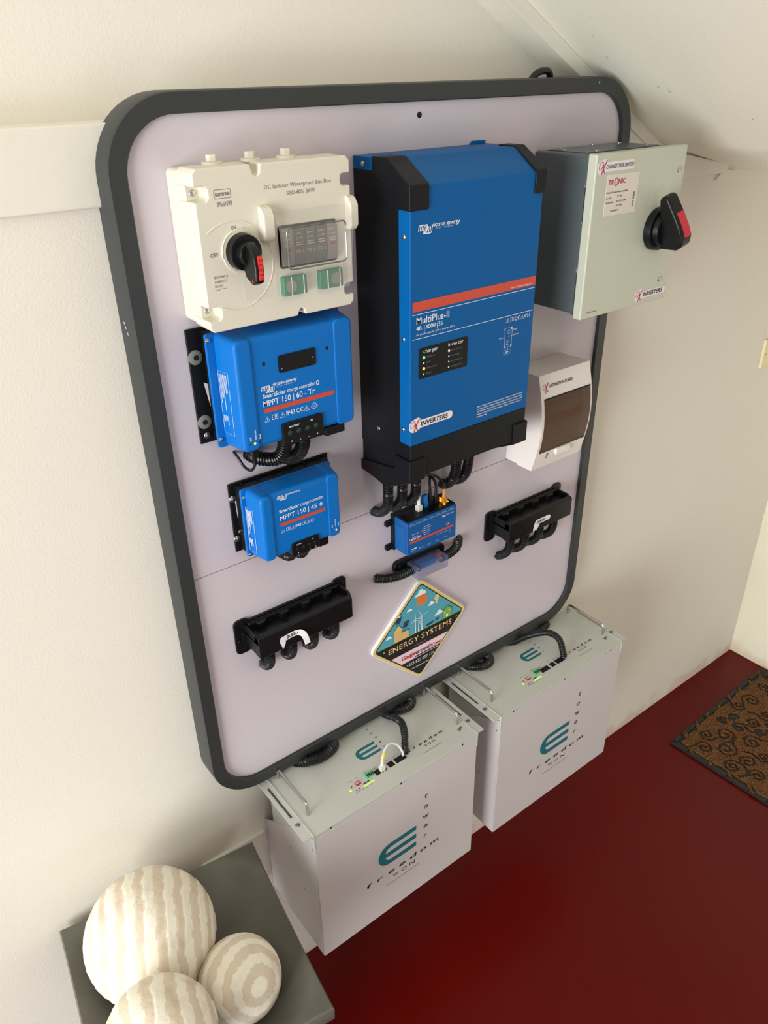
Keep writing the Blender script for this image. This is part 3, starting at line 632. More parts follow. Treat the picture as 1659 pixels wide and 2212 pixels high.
def side_label(t, x, ya, yb, za, zb):
    b = B(); p = lambda a, c: Vector((x-.0008+(a+.075)/(-.05)*.0072, a, c))
    b.stroke(p, [(ya, za), (yb, za), (yb, zb), (ya, zb)], .0006, True)
    rnd = random.Random(int(zb*1000))
    hgt = zb-za; L = abs(yb-ya)
    for k in range(7):      # blocks of fine print, read upwards
        yy = ya+(yb-ya)*(.12+.11*k); l_ = rnd.uniform(.35, .62)*hgt*(1 if k < 4 else .5)
        z2 = zb-.04*hgt; b.stroke(p, [(yy, z2), (yy, z2-l_)], .0009)
        if k < 5: b.stroke(p, [(yy, za+hgt*.30), (yy, za+hgt*(.30-rnd.uniform(.08, .2)))], .0009)
    orient(b, Vector((-1, 0, 0))); prints('rating_print', b, M['ink_w'], t)
side_label(t, -.2793, -.082, -.106, 1.524, 1.622)
b = B(); b.prism([(-.2885, 1.596), (-.2780, 1.590), (-.2700, 1.530), (-.2805, 1.545)], 'y', BS-.0046, BS-.0052); part('paper_label', b, M['paper'], t)
part('green_dot', B().cyl((-.2790, BS-.0046, 1.527), (-.2790, BS-.0052, 1.527), .0022, .0028, 12), M['green2'], t)

t, sh = controller('smaller blue solar charge controller without a window, lower of the two', Gc, -.271, -.0776, 1.2888, 1.4166, -.112, -.068, -.2565, -.0930, -.2275, -.124, False)
P = front(-.1124)
screws(t, [(-.266, BS-.0045, 1.390), (-.2665, BS-.0045, 1.3145)], .0062, name='bolt')
screws(t, [(-.258, -.0745, 1.400), (-.2585, -.0745, 1.292), (-.2600, BS-.0045, 1.3255)], .0032)
b = B(); swirl(b, P, -.2190, 1.3985, .016); text(b, P, 'victron energy', -.2035, 1.4010, .0285, .0036, .02); prints('logo', b, M['ink_w'], t)
b = B(); text(b, P, 'SmartSolar', -.2170, 1.3728, .0385, .0058, .03); text(b, P, 'charge controller', -.1765, 1.3728, .0460, .0058, .004); text(b, P, 'MPPT 150 | 45', -.2165, 1.3590, .0715, .0080, .03); b.stroke(P, circ(-.1365, 1.3625, .0020, 12, .0030), .0013, True)
tri(b, P, -.2160, 1.3355, .0065); book(b, P, -.2065, 1.3355, .0068); tri(b, P, -.1965, 1.3355, .0065); text(b, P, 'IP43', -.1885, 1.3365, .0105, .0050, .01); ce(b, P, -.1765, 1.3362, .0052); tri(b, P, -.1665, 1.3355, .0065); b.stroke(P, circ(-.1555, 1.3385, .0030, 12), .0006, True)
prints('lettering', b, M['ink_w'], t)
b = B(); b.flat(P, [(-.2165, 1.3475), (-.1290, 1.3475), (-.1290, 1.3535), (-.2165, 1.3535)]); orient(b, Vector((0, -1, 0))); prints('stripe', b, M['stripe'], t)
tb = part('terminal_cover', B().prism(rrect(-.2000, -.1455, 1.283, 1.3085, .004), 'y', -.1145, -.075), M['satin'], t, .001)
screws(tb, [(-.190+.0118*i, -.1145, 1.2955) for i in range(4)], .0030, 'dark', name='terminal_screw', h=.3)
b = B(); Pt = front(-.1150); text(b, Pt, 'BATTERY', -.1915, 1.3030, .0110, .0018, .03); text(b, Pt, 'PV', -.1610, 1.3030, .0035, .0018, .03)
for x, s_ in ((-.1900, '+'), (-.1665, '-'), (-.1550, '+')): text(b, Pt, s_, x, 1.2858, .0022, .0026, .02)
prints('lettering', b, M['ink_w'], tb)
part('signal_connector', B().box(-.140, -.121, -.105, -.075, 1.2745, 1.2905), M['satin'], t, .001)
part('indicator_light', B().dome((-.1105, -.1152, 1.3035), (0, -1, 0), .0017, .4), M['la'], t, label='lit amber light')
b = B(); Pr = front(-.1155)
for x, s_, L_ in ((-.1175, 'Bulk', .0055), (-.1110, 'Absorption', .0145), (-.1045, 'Float', .0062)): text(b, Pr, s_, x, 1.3110, L_, .0024, .01, 1, 0, 90)
prints('light_lettering', b, M['ink_w'], t)
side_label(t, -.2575, -.076, -.094, 1.302, 1.384)
b = B(); b.prism([(-.2625, 1.391), (-.2560, 1.389), (-.2540, 1.350), (-.2610, 1.353)], 'y', BS-.0046, BS-.0052); part('paper_label', b, M['paper'], t)

# conduits and lead under the larger controller
conduit([(-.190, -.102, 1.500), (-.190, -.100, 1.478), (-.198, -.092, 1.460), (-.212, -.076, 1.456), (-.224, -.060, 1.458), (-.228, BS, 1.462)], .0118, 'left black conduit under the terminals of the larger charge controller', G)
conduit([(-.156, -.102, 1.500), (-.155, -.100, 1.478), (-.158, -.090, 1.456), (-.165, -.070, 1.442), (-.168, BS, 1.438)], .0118, 'right black conduit under the terminals of the larger charge controller', G)
conduit([(-.184, -.090, 1.292), (-.184, -.088, 1.278), (-.186, -.076, 1.262), (-.188, BS, 1.256)], .0105, 'left black conduit curling behind the smaller charge controller', G)
conduit([(-.160, -.090, 1.292), (-.160, -.088, 1.276), (-.162, -.076, 1.258), (-.162, BS, 1.252)], .0105, 'right black conduit curling behind the smaller charge controller', G)
t = thing('data_lead', 'thin black lead with a plug looping under the larger charge controller', 'lead', (-.235, BS, 1.44))
part('cable', B().tube(spline([(-.240, -.092, 1.474), (-.240, -.090, 1.459), (-.243, -.080, 1.447), (-.247, -.066, 1.450), (-.250, -.054, 1.462), (-.252, BS, 1.470)], .002), .0024, 10), M['conduit'], t)
part('plug', B().box(-.2455, -.2345, -.098, -.087, 1.476, 1.500), M['satin'], t, .0015); part('strain_relief', B().cyl((-.240, -.092, 1.477), (-.240, -.092, 1.467), .0045, .0032, 12), M['satin'], t)

# ================================================================= MONITORING DEVICE
t = thing('monitoring_device', 'small blue monitoring device with glowing socket under the big inverter', 'monitoring device', (.13, BS, 1.160))
b = B().box(.062, .196, BS-.010, BS, 1.162, 1.243); part('back_plate', b, M['black'], t, .001)
for z in (1.2245, 1.1700): part('mounting_ear', B().prism(rrect(.046, .066, z-.006, z+.006, .004), 'y', BS, BS-.007), M['black'], t, .001)
screws(t, [(.0525, BS-.007, 1.2245), (.0525, BS-.007, 1.1700)], .003, 'black')
part('case', B().prism(rrect(.065, .1915, 1.1655, 1.2395, .002), 'y', BS-.009, -.094), M['blue3'], t, .0015)
part('top_cover', B().box(.0665, .190, -.0905, BS-.009, 1.2385, 1.2425), M['satin'], t, .0005)
b = B()
for i in range(5): b.box(.074+i*.0085, .0765+i*.0085, -.0895, -.076, 1.2423, 1.2428)
part('vent_slot', b, M['dark'], t)
part('side_moulding', B().box(.0642, .0655, -.088, -.060, 1.172, 1.226), M['blue3'], t, .0006)
P = front(-.0944)
b = B(); b.flat(P, [(.0700, 1.1915), (.1845, 1.1915), (.1845, 1.1962), (.0700, 1.1962)]); orient(b, Vector((0, -1, 0))); prints('stripe', b, M['stripe'], t)
b = B(); text(b, P, 'Cerbo GX', .0700, 1.1985, .0280, .0048, .03); swirl(b, P, .1530, 1.2235, .0085); text(b, P, 'victron energy', .1625, 1.2245, .0210, .0020, .01); ce(b, P, .1650, 1.2000, .0050)
for i, s_ in enumerate(('GND', 'Power in', 'Relay', 'VE.Bus', 'CAN', 'LAN', 'USB')): text(b, P, s_, .071+i*.0165, 1.2335, .0100, .0015)
b.stroke(P, [(.070, 1.2318), (.186, 1.2318)], .0003)
for i, s_ in enumerate(('Relay 1', 'Digital in', 'Temp', 'Tank 1', 'Tank 4')): text(b, P, s_, .074+i*.021, 1.1735, .0110, .0014)
text(b, P, 'Ethernet', .0765, 1.2100, .018, .0018); text(b, P, 'Bluetooth', .0765, 1.2045, .015, .0018); b.stroke(P, [(.0965, 1.2108), (.106, 1.2108), (.106, 1.2180), (.109, 1.2180)], .0003)
b.stroke(P, [(.106, 1.2108), (.106, 1.2010), (.109, 1.2010)], .0003)
for i in range(5): b.flat(P, [(.1085, 1.2175-i*.0045), (.1105, 1.2175-i*.0045), (.1105, 1.2190-i*.0045), (.1085, 1.2190-i*.0045)]); text(b, P, ('MK3', 'Connect', 'Sensor', 'Remote', 'Error')[i], .1120, 1.2175-i*.0045, (.012, .016, .010, .012, .007)[i], .0016)
b.flat(P, [(.076, 1.1770), (.088, 1.1770), (.088, 1.1790), (.076, 1.1790)])
b.stroke(P, [(.1400, 1.1875), (.1750, 1.1875), (.1750, 1.1790)], .0004)
prints('lettering', b, M['ink_w'], t)
# things plugged into its top
def lead(name, label, x, y, m, hgt, path, r=.0022, wd=.0055):
    q = thing(name, label, 'lead', (x, y, 1.2425))
    part('plug', B().box(x-wd, x+wd, y-.005, y+.005, 1.2405, 1.2405+hgt), m, q, .001)
    part('boot', B().cyl((x, y, 1.2405+hgt), (x, y, 1.2405+hgt+.020), .0042, .0026, 10), m, q)
    part('cable', B().tube(spline([(x, y, 1.2405+hgt+.018)]+path, .003), r, 8), M['cable_w'] if m == M['cable_w'] else M['conduit'], q); return q
lead('network_lead', 'white network plug in the blue monitoring device', .1135, -.070, M['cable_w'], .014, [(.1135, -.069, 1.290), (.112, -.072, 1.305), (.105, -.076, 1.330), (.100, -.08, 1.358)], .0024)
q = thing('blue_connector', 'blue connector standing in the top of the blue monitoring device', 'connector', (.1305, -.066, 1.2425))
part('body', B().prism([(.126, 1.2405), (.138, 1.2405), (.138, 1.250), (.1355, 1.262), (.136, 1.270), (.127, 1.268), (.126, 1.255)], 'y', -.071, -.061), M['bluec'], q, .001)
lead('power_lead', 'black power plug and lead beside the blue connector', .1455, -.066, M['satin'], .020, [(.1455, -.064, 1.290), (.150, -.060, 1.300), (.158, -.054, 1.298), (.170, BS, 1.285)], .0026)
q = lead('lit_network_lead', 'clear orange network plug lit amber by its socket with a looping black cable', .1735, -.076, M['orange'], .013, [(.171, -.075, 1.284), (.160, -.075, 1.300), (.140, -.078, 1.316), (.118, -.08, 1.322), (.100, -.085, 1.326), (.098, -.088, 1.36)], .0026)
part('socket_light', B().box(.1665, .1712, -.0845, -.081, 1.2395, 1.2432), M['ly'], q, label='lit yellow socket light'); part('socket_light', B().box(.1785, .1820, -.080, -.0765, 1.2400, 1.2435), M['ly'], q, label='lit yellow socket light')
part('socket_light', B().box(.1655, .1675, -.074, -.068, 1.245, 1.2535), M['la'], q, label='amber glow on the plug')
lead('second_network_lead', 'black network plug beside the amber lit plug', .1590, -.068, M['satin'], .016, [(.158, -.067, 1.286), (.150, -.066, 1.302), (.132, -.068, 1.314), (.112, -.075, 1.318), (.095, -.085, 1.335)], .0026)

# ================================================================= FUSE HOLDER
t = thing('fuse_holder', 'fuse holder with bluish clear cover under the blue monitoring device', 'fuse holder', (.135, BS, 1.09))
part('base', B().prism(rrect(.064, .198, 1.100, 1.1285, .011), 'y', BS, BS-.010), M['satin'], t, .0015)
screws(t, [(.077, BS-.010, 1.1165)], .0045, 'black', name='bolt'); 
part('fuse', B().box(.115, .160, -.074, -.056, 1.103, 1.116), M['bluec'], t, .001, label='blue fuse body')
for x in (.106, .168): st_ = part('stud', B().cyl((x, -.054, 1.110), (x, -.083, 1.110), .003, .003, 10).cyl((x, -.070, 1.110), (x, -.077, 1.110), .0055, .0055, 6), M['steel'], t)
part('red_wire_end', B().cyl((.162, -.066, 1.112), (.176, -.066, 1.112), .006, .006, 12), M['redg'], t)
part('clear_cover', B().box(.0955, .1775, -.090, BS-.010, 1.0945, 1.1215), M['clearb'], t, .0015)
conduit([(.100, -.068, 1.108), (.075, -.068, 1.107), (.050, -.064, 1.107), (.033, -.056, 1.107), (.020, BS, 1.107)], .0100, 'black conduit running left from the clear fuse holder', G)
conduit([(.172, -.068, 1.106), (.195, -.068, 1.106), (.217, -.066, 1.110), (.232, -.058, 1.114), (.246, BS, 1.114)], .0100, 'black conduit curving up right from the clear fuse holder', G)

# ================================================================= BUSBARS
def busbar(label, x0, x1, dx):
    t = thing('busbar_cover', label, 'busbar', ((x0+x1)/2+dx, BS, 1.0758), 'black busbar covers')
    q = lambda a: x0+(x1-x0)*a+dx
    W = x1-x0
    part('back_plate', B().box(q(.06), q(.94), BS-.006, BS, 1.090, 1.143), M['satin'], t, .001)
    part('mounting_ear', B().prism(rrect(q(0), q(.13), 1.075, 1.149, .010), 'y', BS, BS-.005), M['satin'], t, .0015)
    part('mounting_ear', B().prism(rrect(q(.87), q(1), 1.092, 1.149, .010), 'y', BS, BS-.005), M['satin'], t, .0015)
    screws(t, [(q(.035), BS-.005, 1.104), (q(.96), BS-.005, 1.135)], .0035, 'black')
    # lower front box, hollow tray behind its rim, four round posts
    part('cover', B().prism([(q(.075), BS-.004), (q(.925), BS-.004), (q(.925), -.088), (q(.895), -.1045), (q(.085), -.1045), (q(.075), -.090)], 'z', 1.095, 1.128), M['satin'], t, .0025, seg=3)
    part('front_rim', B().prism([(q(.075), -.088), (q(.09), -.092), (q(.89), -.092), (q(.925), -.078), (q(.925), -.088), (q(.895), -.1055), (q(.085), -.1055), (q(.075), -.1045)], 'z', 1.094, 1.1385), M['satin'], t, .0015)
    part('rear_wall', B().prism([(-.0485, 1.120), (-.0485, 1.140), (-.056, 1.1425), (-.060, 1.140), (-.060, 1.120)], 'x', q(.10), q(.90)), M['satin'], t, .001)
    part('end_wall', B().box(q(.075), q(.095), -.1045, -.047, 1.120, 1.1385), M['satin'], t, .002)
    part('end_wall', B().box(q(.905), q(.925), -.088, -.047, 1.120, 1.140), M['satin'], t, .002)
    for i in range(4):
        xx = q(.20+.195*i); part('post', B().cyl((xx, -.0575, 1.120), (xx, -.0575, 1.1395), .0105, .0105, 24), M['satin'], t, .001)
        b = B().cyl((xx, -.080, 1.085), (xx, -.080, 1.098), .0125, .0125, 20); part('cable_outlet', b, M['satin'], t, .001)
    return t
t = busbar('lower left black busbar cover with a curling BUSBAR sticker', -.2955, -.052, 0)
def curl(t, pts, wd, seg_txt):
    """paper strip: pts are (x, y, z) along the middle; wd its height"""
    b = B(); n = len(pts); U = []; L = []
    for i, p in enumerate(pts):
        a = Vector(pts[max(0, i-1)]); c = Vector(pts[min(n-1, i+1)]); d = (c-a).normalized(); up = Vector((-d.z, 0, d.x)).normalized()*wd/2
        for y in (0, .0004): U.append(b.bm.verts.new(Vector(p)+up+Vector((0, y, 0)))); L.append(b.bm.verts.new(Vector(p)-up+Vector((0, y, 0))))
    for i in range(n-1):
        a, c = 2*i, 2*i+2
        b.bm.faces.new((U[a], L[a], L[c], U[c])); b.bm.faces.new((U[a+1], U[c+1], L[c+1], L[a+1]))
        b.bm.faces.new((U[a], U[c], U[c+1], U[a+1])); b.bm.faces.new((L[a], L[a+1], L[c+1], L[c]))
    s_ = part('sticker', b, M['paper'], t); return s_
s_ = curl(t, [(-.2275, -.1068, 1.1170), (-.220, -.1068, 1.1180), (-.212, -.107, 1.1190), (-.203, -.1075, 1.1195), (-.196, -.109, 1.1180), (-.1905, -.112, 1.1130), (-.1885, -.115, 1.1060), (-.1875, -.117, 1.0985), (-.1865, -.118, 1.0930)], .0115, '')
b = B(); text(b, front(-.1075), 'BUSB', -.2225, 1.1148, .0180, .0066, .02, 1, .1, 4); text(b, front(-.1088), 'A', -.2035, 1.1165, .0040, .0050, .02, 1, .1, -8); prints('lettering', b, M['ink_k'], s_)
b = B().prism([(-.2355, 1.1210), (-.2300, 1.1240), (-.2270, 1.1180), (-.2255, 1.1080), (-.2290, 1.1010), (-.2325, 1.0960), (-.2335, 1.1030), (-.2370, 1.1120)], 'y', -.1068, -.1073); part('sticker_tab', b, M['paper'], s_)
NM = ('leftmost', 'second', 'third', 'rightmost')
for i in range(4):
    x = -.2955+(.2435)*(.20+.195*i)
    conduit([(x, -.080, 1.090), (x, -.080, 1.068), (x+.001, -.075, 1.050), (x+.001, -.062, 1.037), (x+.002, BS, 1.031)], .0100, NM[i]+' of the four black conduits under the lower left busbar', G)
t = busbar('upper right black busbar cover with a torn ISBAR sticker', .3220, .5655, 0)
# the sticker's clipped letters as they stand
b = B().prism(rrect(.4195, .4680, 1.1105, 1.1225, .006), 'y', -.1058, -.1064); s_ = part('sticker', b, M['paper'], t)
b = B(); text(b, front(-.1068), 'ISBAR -', .4240, 1.1132, .0310, .0062, .02, 1, .1); prints('lettering', b, M['ink_k'], s_)
b = B().prism([(.4180, 1.1190), (.4235, 1.1120), (.4330, 1.1085), (.4240, 1.0975), (.4180, 1.0985), (.4165, 1.0935), (.4130, 1.0990), (.4150, 1.1090)], 'y', -.1068, -.1073); part('sticker_tab', b, M['paper'], s_)
for i in range(4):
    x = .3220+(.2435)*(.20+.195*i)
    conduit([(x, -.080, 1.090), (x, -.080, 1.066), (x, -.074, 1.046), (x, -.060, 1.030), (x, BS, 1.020)], .0100, NM[i]+' of the four black conduits under the upper right busbar', G)

# ================================================================= DISTRIBUTION BOARD
t = thing('distribution_box', 'white breaker box with smoked brown window at the right of the board', 'breaker box', (.45, BS, 1.2645))
prof = [(-.080, 1.470), (-.120, 1.470)]+[(-.120-.018*math.sin(math.pi*k/12), 1.470-(1.470-1.2645)*k/12) for k in range(1, 12)]+[(-.120, 1.2645), (-.080, 1.2645)]
yf_ = lambda z: -.120-.018*math.sin(math.pi*(1.470-z)/(1.470-1.2645))
def faced(b, x0, x1, z0, z1, yb, n=10):
    zs = [z0+(z1-z0)*k/n for k in range(n+1)]
    b.prism([(yf_(z), z) for z in zs]+[(yb, z1), (yb, z0)], 'x', x0, x1); return b
b = B(); faced(b, .3745, .3825, 1.2645, 1.470, -.080); faced(b, .5205, .5255, 1.2645, 1.470, -.080); faced(b, .3825, .5205, 1.424, 1.470, -.080); faced(b, .3825, .5205, 1.2645, 1.305, -.080)
b.box(.3825, .5205, -.106, -.080, 1.305, 1.424); bmesh.ops.remove_doubles(b.bm, verts=b.bm.verts, dist=.00001); part('cover', b, M['white'], t)
part('back_box', B().box(.3760, .5240, -.0795, BS, 1.2655, 1.4690), M['white'], t, .0015)
zz = [1.424-i*.0119 for i in range(11)]
for i in range(7):
    x = .3980+i*.0166
    bk_ = part('breaker', B().box(x, x+.0158, -.118, -.106, 1.338, 1.398), M['cream'], t, .0008)
    part('toggle', B().box(x+.0025, x+.0130, -.1225, -.117, 1.358, 1.376), M['redg'], bk_, .0006)
part('inner_frame', B().box(.3830, .5200, -.1075, -.1055, 1.398, 1.402).box(.3830, .5200, -.1075, -.1055, 1.330, 1.334).box(.3830, .5200, -.114, -.1055, 1.312, 1.322), M['paper2'], t)
b = B(); b.prism([(yf_(z)-.0012, z) for z in zz]+[(yf_(z)+.0008, z) for z in zz[::-1]], 'x', .3830, .5200)
door = part('tinted_door', b, M['tint'], t)
for z0_, z1_ in ((1.4215, 1.424), (1.305, 1.3075)): part('door_edge', B().box(.3828, .5202, yf_(z0_)-.0014, yf_(z0_)+.001, z0_, z1_), M['dark'], door)
part('door_handle', B().prism(rrect(.432, .478, 1.2870, 1.3030, .006), 'y', yf_(1.295)-.006, yf_(1.295)+.002), M['white'], t, .003, seg=3)
Pd = lambda a, c: Vector((a, yf_(c)-.0006, c)); b = B(); gx(b, b, Pd, .3800, 1.4365, .0180); prints('mark', b, M['ink_r'], t)
b = B(); text(b, Pd, 'DISTRIBUTION BOARD', .3990, 1.4440, .0700, .0055, .03); text(b, Pd, 'ERS', .4080, 1.2980, .0130, .0050, .02, 1, 0, -90); prints('lettering', b, M['ink_k'], t)

# ================================================================= CHANGE OVER SWITCH
FS = -.1895
t = thing('changeover_switch', 'grey metal changeover switch box with big black rotary handle, top right of the board', 'switch box', (.52, BS, 1.592))
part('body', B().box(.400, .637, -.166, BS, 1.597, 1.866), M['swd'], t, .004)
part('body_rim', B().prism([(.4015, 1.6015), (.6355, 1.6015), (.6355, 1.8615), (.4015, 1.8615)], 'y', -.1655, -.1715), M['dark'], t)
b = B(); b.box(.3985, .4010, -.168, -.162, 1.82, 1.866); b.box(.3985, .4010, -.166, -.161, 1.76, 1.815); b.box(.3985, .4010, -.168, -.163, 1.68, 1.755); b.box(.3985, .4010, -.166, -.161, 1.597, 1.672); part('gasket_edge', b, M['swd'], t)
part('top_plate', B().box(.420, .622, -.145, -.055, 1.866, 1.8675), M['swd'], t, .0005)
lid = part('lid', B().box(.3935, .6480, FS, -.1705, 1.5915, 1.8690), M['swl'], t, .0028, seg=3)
screws(t, [(.447, -.062, 1.8675), (.425, -.090, 1.8675), (.545, -.055, 1.8675), (.455, -.137, 1.8675), (.605, -.068, 1.8675), (.610, -.128, 1.8675)], .0045, d=(0, 0, 1))
screws(t, [(.6300, FS, 1.8280), (.6200, FS, 1.6320)], .0052)
sticker(lid, FS-.0001, .3980, .4960, 1.8480, .0150, .0215, 'CHANGE OVER SWITCH', .4180, .4920, .0062, 1.8450, .2)
sticker(lid, FS-.0001, .5500, .6430, 1.6095, .0130, .0205, 'INVERTERS', .5730, .6330, .0078, 1.6060, .15)
b = B().prism([(.4255, 1.768), (.5125, 1.7675), (.5140, 1.8340), (.4260, 1.8350)], 'y', FS, FS-.0005); rl = part('rating_label', b, M['paper2'], lid)
Pl = front(FS-.0009)
b = B(); text(b, Pl, 'TR', .4290, 1.8190, .0150, .0078, .04); text(b, Pl, 'NIC', .4560, 1.8190, .0200, .0078, .04); b.stroke(Pl, circ(.4500, 1.8225, .0042, 16, .0062), .0016, True); prints('red_lettering', b, M['ink_r'], rl)
b = B(); text(b, Pl, 'Enclosed On Load Changeover Switch', .4270, 1.8050, .0580, .0026, .03); text(b, Pl, 'Ith : 63A', .4275, 1.7960, .0140, .0024, .02); text(b, Pl, 'IP : 54', .4580, 1.7975, .0110, .0024, .02)
text(b, Pl, 'AC23A  63A', .4275, 1.7885, .0210, .0024, .02); text(b, Pl, 'Ue : 415V, 50Hz', .4570, 1.7895, .0260, .0024, .02); text(b, Pl, 'Ui : 750V', .4570, 1.7825, .0160, .0024, .02); text(b, Pl, 'IEC 60947-3', .4430, 1.7745, .0200, .0026, .02)
text(b, Pl, 'CO 4063', .5050, 1.7780, .0240, .0040, .02, 1, 0, 90); text(b, Pl, 'MADE IN INDIA', .4100, 1.6020, .0270, .0022, .03); prints('lettering', b, M['ink_k'], rl)
kb = part('rotary_handle', B().cyl((.585, FS, 1.730), (.585, -.2035, 1.730), .0385, .0370, 48).cyl((.585, -.203, 1.730), (.585, -.213, 1.730), .0300, .027, 40), M['satin'], t, .0015)
gp = [(-.207, 1.789), (-.214, 1.796), (-.224, 1.7945), (-.236, 1.772), (-.251, 1.742), (-.257, 1.724), (-.254, 1.708), (-.243, 1.700), (-.207, 1.698)]
def turn(b, deg):
    bmesh.ops.rotate(b.bm, verts=b.bm.verts, cent=(.585, 0, 1.730), matrix=Matrix.Rotation(math.radians(deg), 3, 'Y')); return b
part('grip', turn(B().prism(gp, 'x', .5700, .6000), -13), M['satin'], kb, .006, seg=4)
n1 = Vector((0, -.236+.251, 1.772-1.742)).normalized()
b = B(); 
for y0_, z0_, y1_, z1_ in ((-.2395, 1.7665, -.2518, 1.7419), (-.2518, 1.7419, -.2578, 1.7245)):
    v = [b.bm.verts.new((x, y, z)) for x, y, z in ((.5780, y0_, z0_), (.5950, y0_, z0_), (.5950, y1_, z1_), (.5780, y1_, z1_), (.5780, y0_+.003, z0_), (.5950, y0_+.003, z0_), (.5950, y1_+.003, z1_), (.5780, y1_+.003, z1_))]
    for f in ((0,1,2,3), (7,6,5,4), (0,4,5,1), (1,5,6,2), (2,6,7,3), (3,7,4,0)): b.bm.faces.new([v[i] for i in f])
part('red_strip', turn(b, -13), M['redg'], kb)

# ================================================================= THE SIGN
t = thing('diamond_sign', 'diamond shaped installer sign with gold border on the lower part of the board', 'sign', (.135, BS, .790))
cx, cz = .1345, .9245
def dia(h, r):
    pts = []
    for k in range(4):
        a = math.radians(90*k); c = (h-r*1.414)
        px, pz = cx+c*math.cos(a), cz+c*math.sin(a)
        for i in range(7):
            q = a+math.radians(-45+15*i); pts.append((px+r*math.cos(q), pz+r*math.sin(q)))
    return pts
def clip(pts, f):
    out = []; n = len(pts)
    for i in range(n):
        a, b_ = pts[i], pts[(i+1) % n]; fa, fb = f(a), f(b_)
        if fa >= 0: out.append(a)
        if fa*fb < 0: s_ = fa/(fa-fb); out.append((a[0]+(b_[0]-a[0])*s_, a[1]+(b_[1]-a[1])*s_))
    return out
part('plate', B().prism(dia(.1365, .014), 'y', BS, BS-.0075), M['white'], t, .001)
def pr_(name, poly_list, m, lay, label=None):
    b = B()
    for p in poly_list: b.flat(front(BS-.0075-.0003*lay), p)
    orient(b, Vector((0, -1, 0))); return prints(name, b, m, t, label)
pr_('border', [dia(.1345, .013)], S['gold'], 1)
pr_('black_field', [dia(.1265, .010)], S['ink'], 2)
pr_('sky', [clip(dia(.1235, .008), lambda p: p[1]-.9245)], S['sky'], 3)
pr_('horizon_line', [[(.014, .9238), (.255, .9238), (.255, .9250), (.014, .9250)]], S['leaf'], 4)
pr_('pale_band', [clip(clip(dia(.1225, .008), lambda p: p[1]-.8550), lambda p: .8835-p[1])], S['pink'], 3)
pr_('sun_halo', [circ(.1375, 1.007, .0155, 24)], S['sunh'], 4); pr_('sun', [circ(.1375, 1.007, .0125, 24)], S['sun'], 5)
def cloud(x, z, s): return [[(x, z), (x+s, z), (x+s*1.02, z+s*.12), (x+s*.95, z+s*.26), (x+s*.8, z+s*.32), (x+s*.68, z+s*.48), (x+s*.48, z+s*.52), (x+s*.33, z+s*.40), (x+s*.28, z+s*.26), (x+s*.12, z+s*.2), (x+s*.02, z+s*.1)]]
pr_('cloud', [p for c_ in ((.118, 1.020, .030), (.154, .981, .019), (.095, .991, .015), (.174, .945, .024), (.038, .944, .016), (.070, .988, .008)) for p in cloud(*c_)], M['ink_w'], 6)
pr_('light_bulb', [circ(.179, .994, .0068, 14, .0085), [(.1755, .978), (.1815, .978), (.1815, .986), (.1755, .986)]], S['gold'], 7)
pr_('green_house', [[(.198, .926), (.224, .926), (.224, .947), (.211, .957), (.198, .947)]], S['leaf'], 7)
pr_('building', [[(.061, .926), (.081, .926), (.081, .958), (.072, .968), (.061, .958)], [(.082, .926), (.100, .926), (.100, .945), (.082, .945)]], S['bld'], 7)
pr_('windows', [[(x, z), (x+.0028, z), (x+.0028, z+.0055), (x, z+.0055)] for x in (.063, .0675, .072, .0765, .084, .0885, .093) for z in (.929, .937, .945) if not (x > .08 and z > .94)], S['win'], 8)
pr_('house_windows', [[(.207, .928), (.2135, .928), (.2135, .935), (.207, .935)], circ(.203, .942, .0018, 8), circ(.218, .943, .0018, 8)], M['ink_w'], 8)
b = B(); pS = front(BS-.0075-.0024)
b.stroke(pS, [(.196, .9455), (.211, .9585), (.2275, .9455)], .0012); b.stroke(pS, [(.060, .958), (.072, .969), (.082, .958)], .001); b.stroke(pS, [(.081, .9465), (.102, .9465)], .0014)
for (x, z) in ((.064, .974), (.084, .956)):
    for k in range(3): b.flat(pS, [(x+k*.0015, z+k*.005), (x+.013+k*.0015, z+k*.005), (x+.0143+k*.0015, z+.0042+k*.005), (x+.0013+k*.0015, z+.0042+k*.005)])
    b.stroke(pS, [(x+.004, z-.006), (x+.004, z)], .0008); b.stroke(pS, [(x+.010, z-.006), (x+.010, z)], .0008)
for x, z in ((.150, .929), (.160, .930), (.176, .933)): b.flat(pS, [(x, z), (x+.009, z), (x+.0105, z+.005), (x+.0015, z+.005)])
orient(b, Vector((0, -1, 0))); prints('solar_panels', b, S['navy'], t)
b = B()
for x, z in ((.119, .965), (.137, .9650), (.128, .957)):
    b.flat(pS, [(x-.0016, .926), (x+.0016, .926), (x+.0006, z), (x-.0006, z)])
    for a in ((95, 215, 335) if x < .12 else (120, 10, 250) if x > .13 else (60, 170, 290)): b.stroke(pS, [(x, z), (x+.016*math.cos(math.radians(a)), z+.016*math.sin(math.radians(a)))], .0010)
orient(b, Vector((0, -1, 0))); prints('wind_turbines', b, M['ink_w'], t)
pL = front(BS-.0075-.0012)
b = B(); text(b, pL, 'ENERGY SYSTEMS', .0455, .9010, .180, .0135, .02, 1.1); prints('title_lettering', b, S['cream'], t)
b = B(); text(b, pL, 'Installed by', .118, .8892, .034, .0038); prints('small_lettering', b, S['grey'], t)
pM = front(BS-.0075-.0016)
b = B(); text(b, pM, 'Gadge', .0790, .8655, .0405, .0100, .01, .9, .35); text(b, pM, 'X.net', .1585, .8635, .0350, .0090, .01, .9, .35); prints('script_lettering', b, M['ink_r'], t, 'red script lettering')
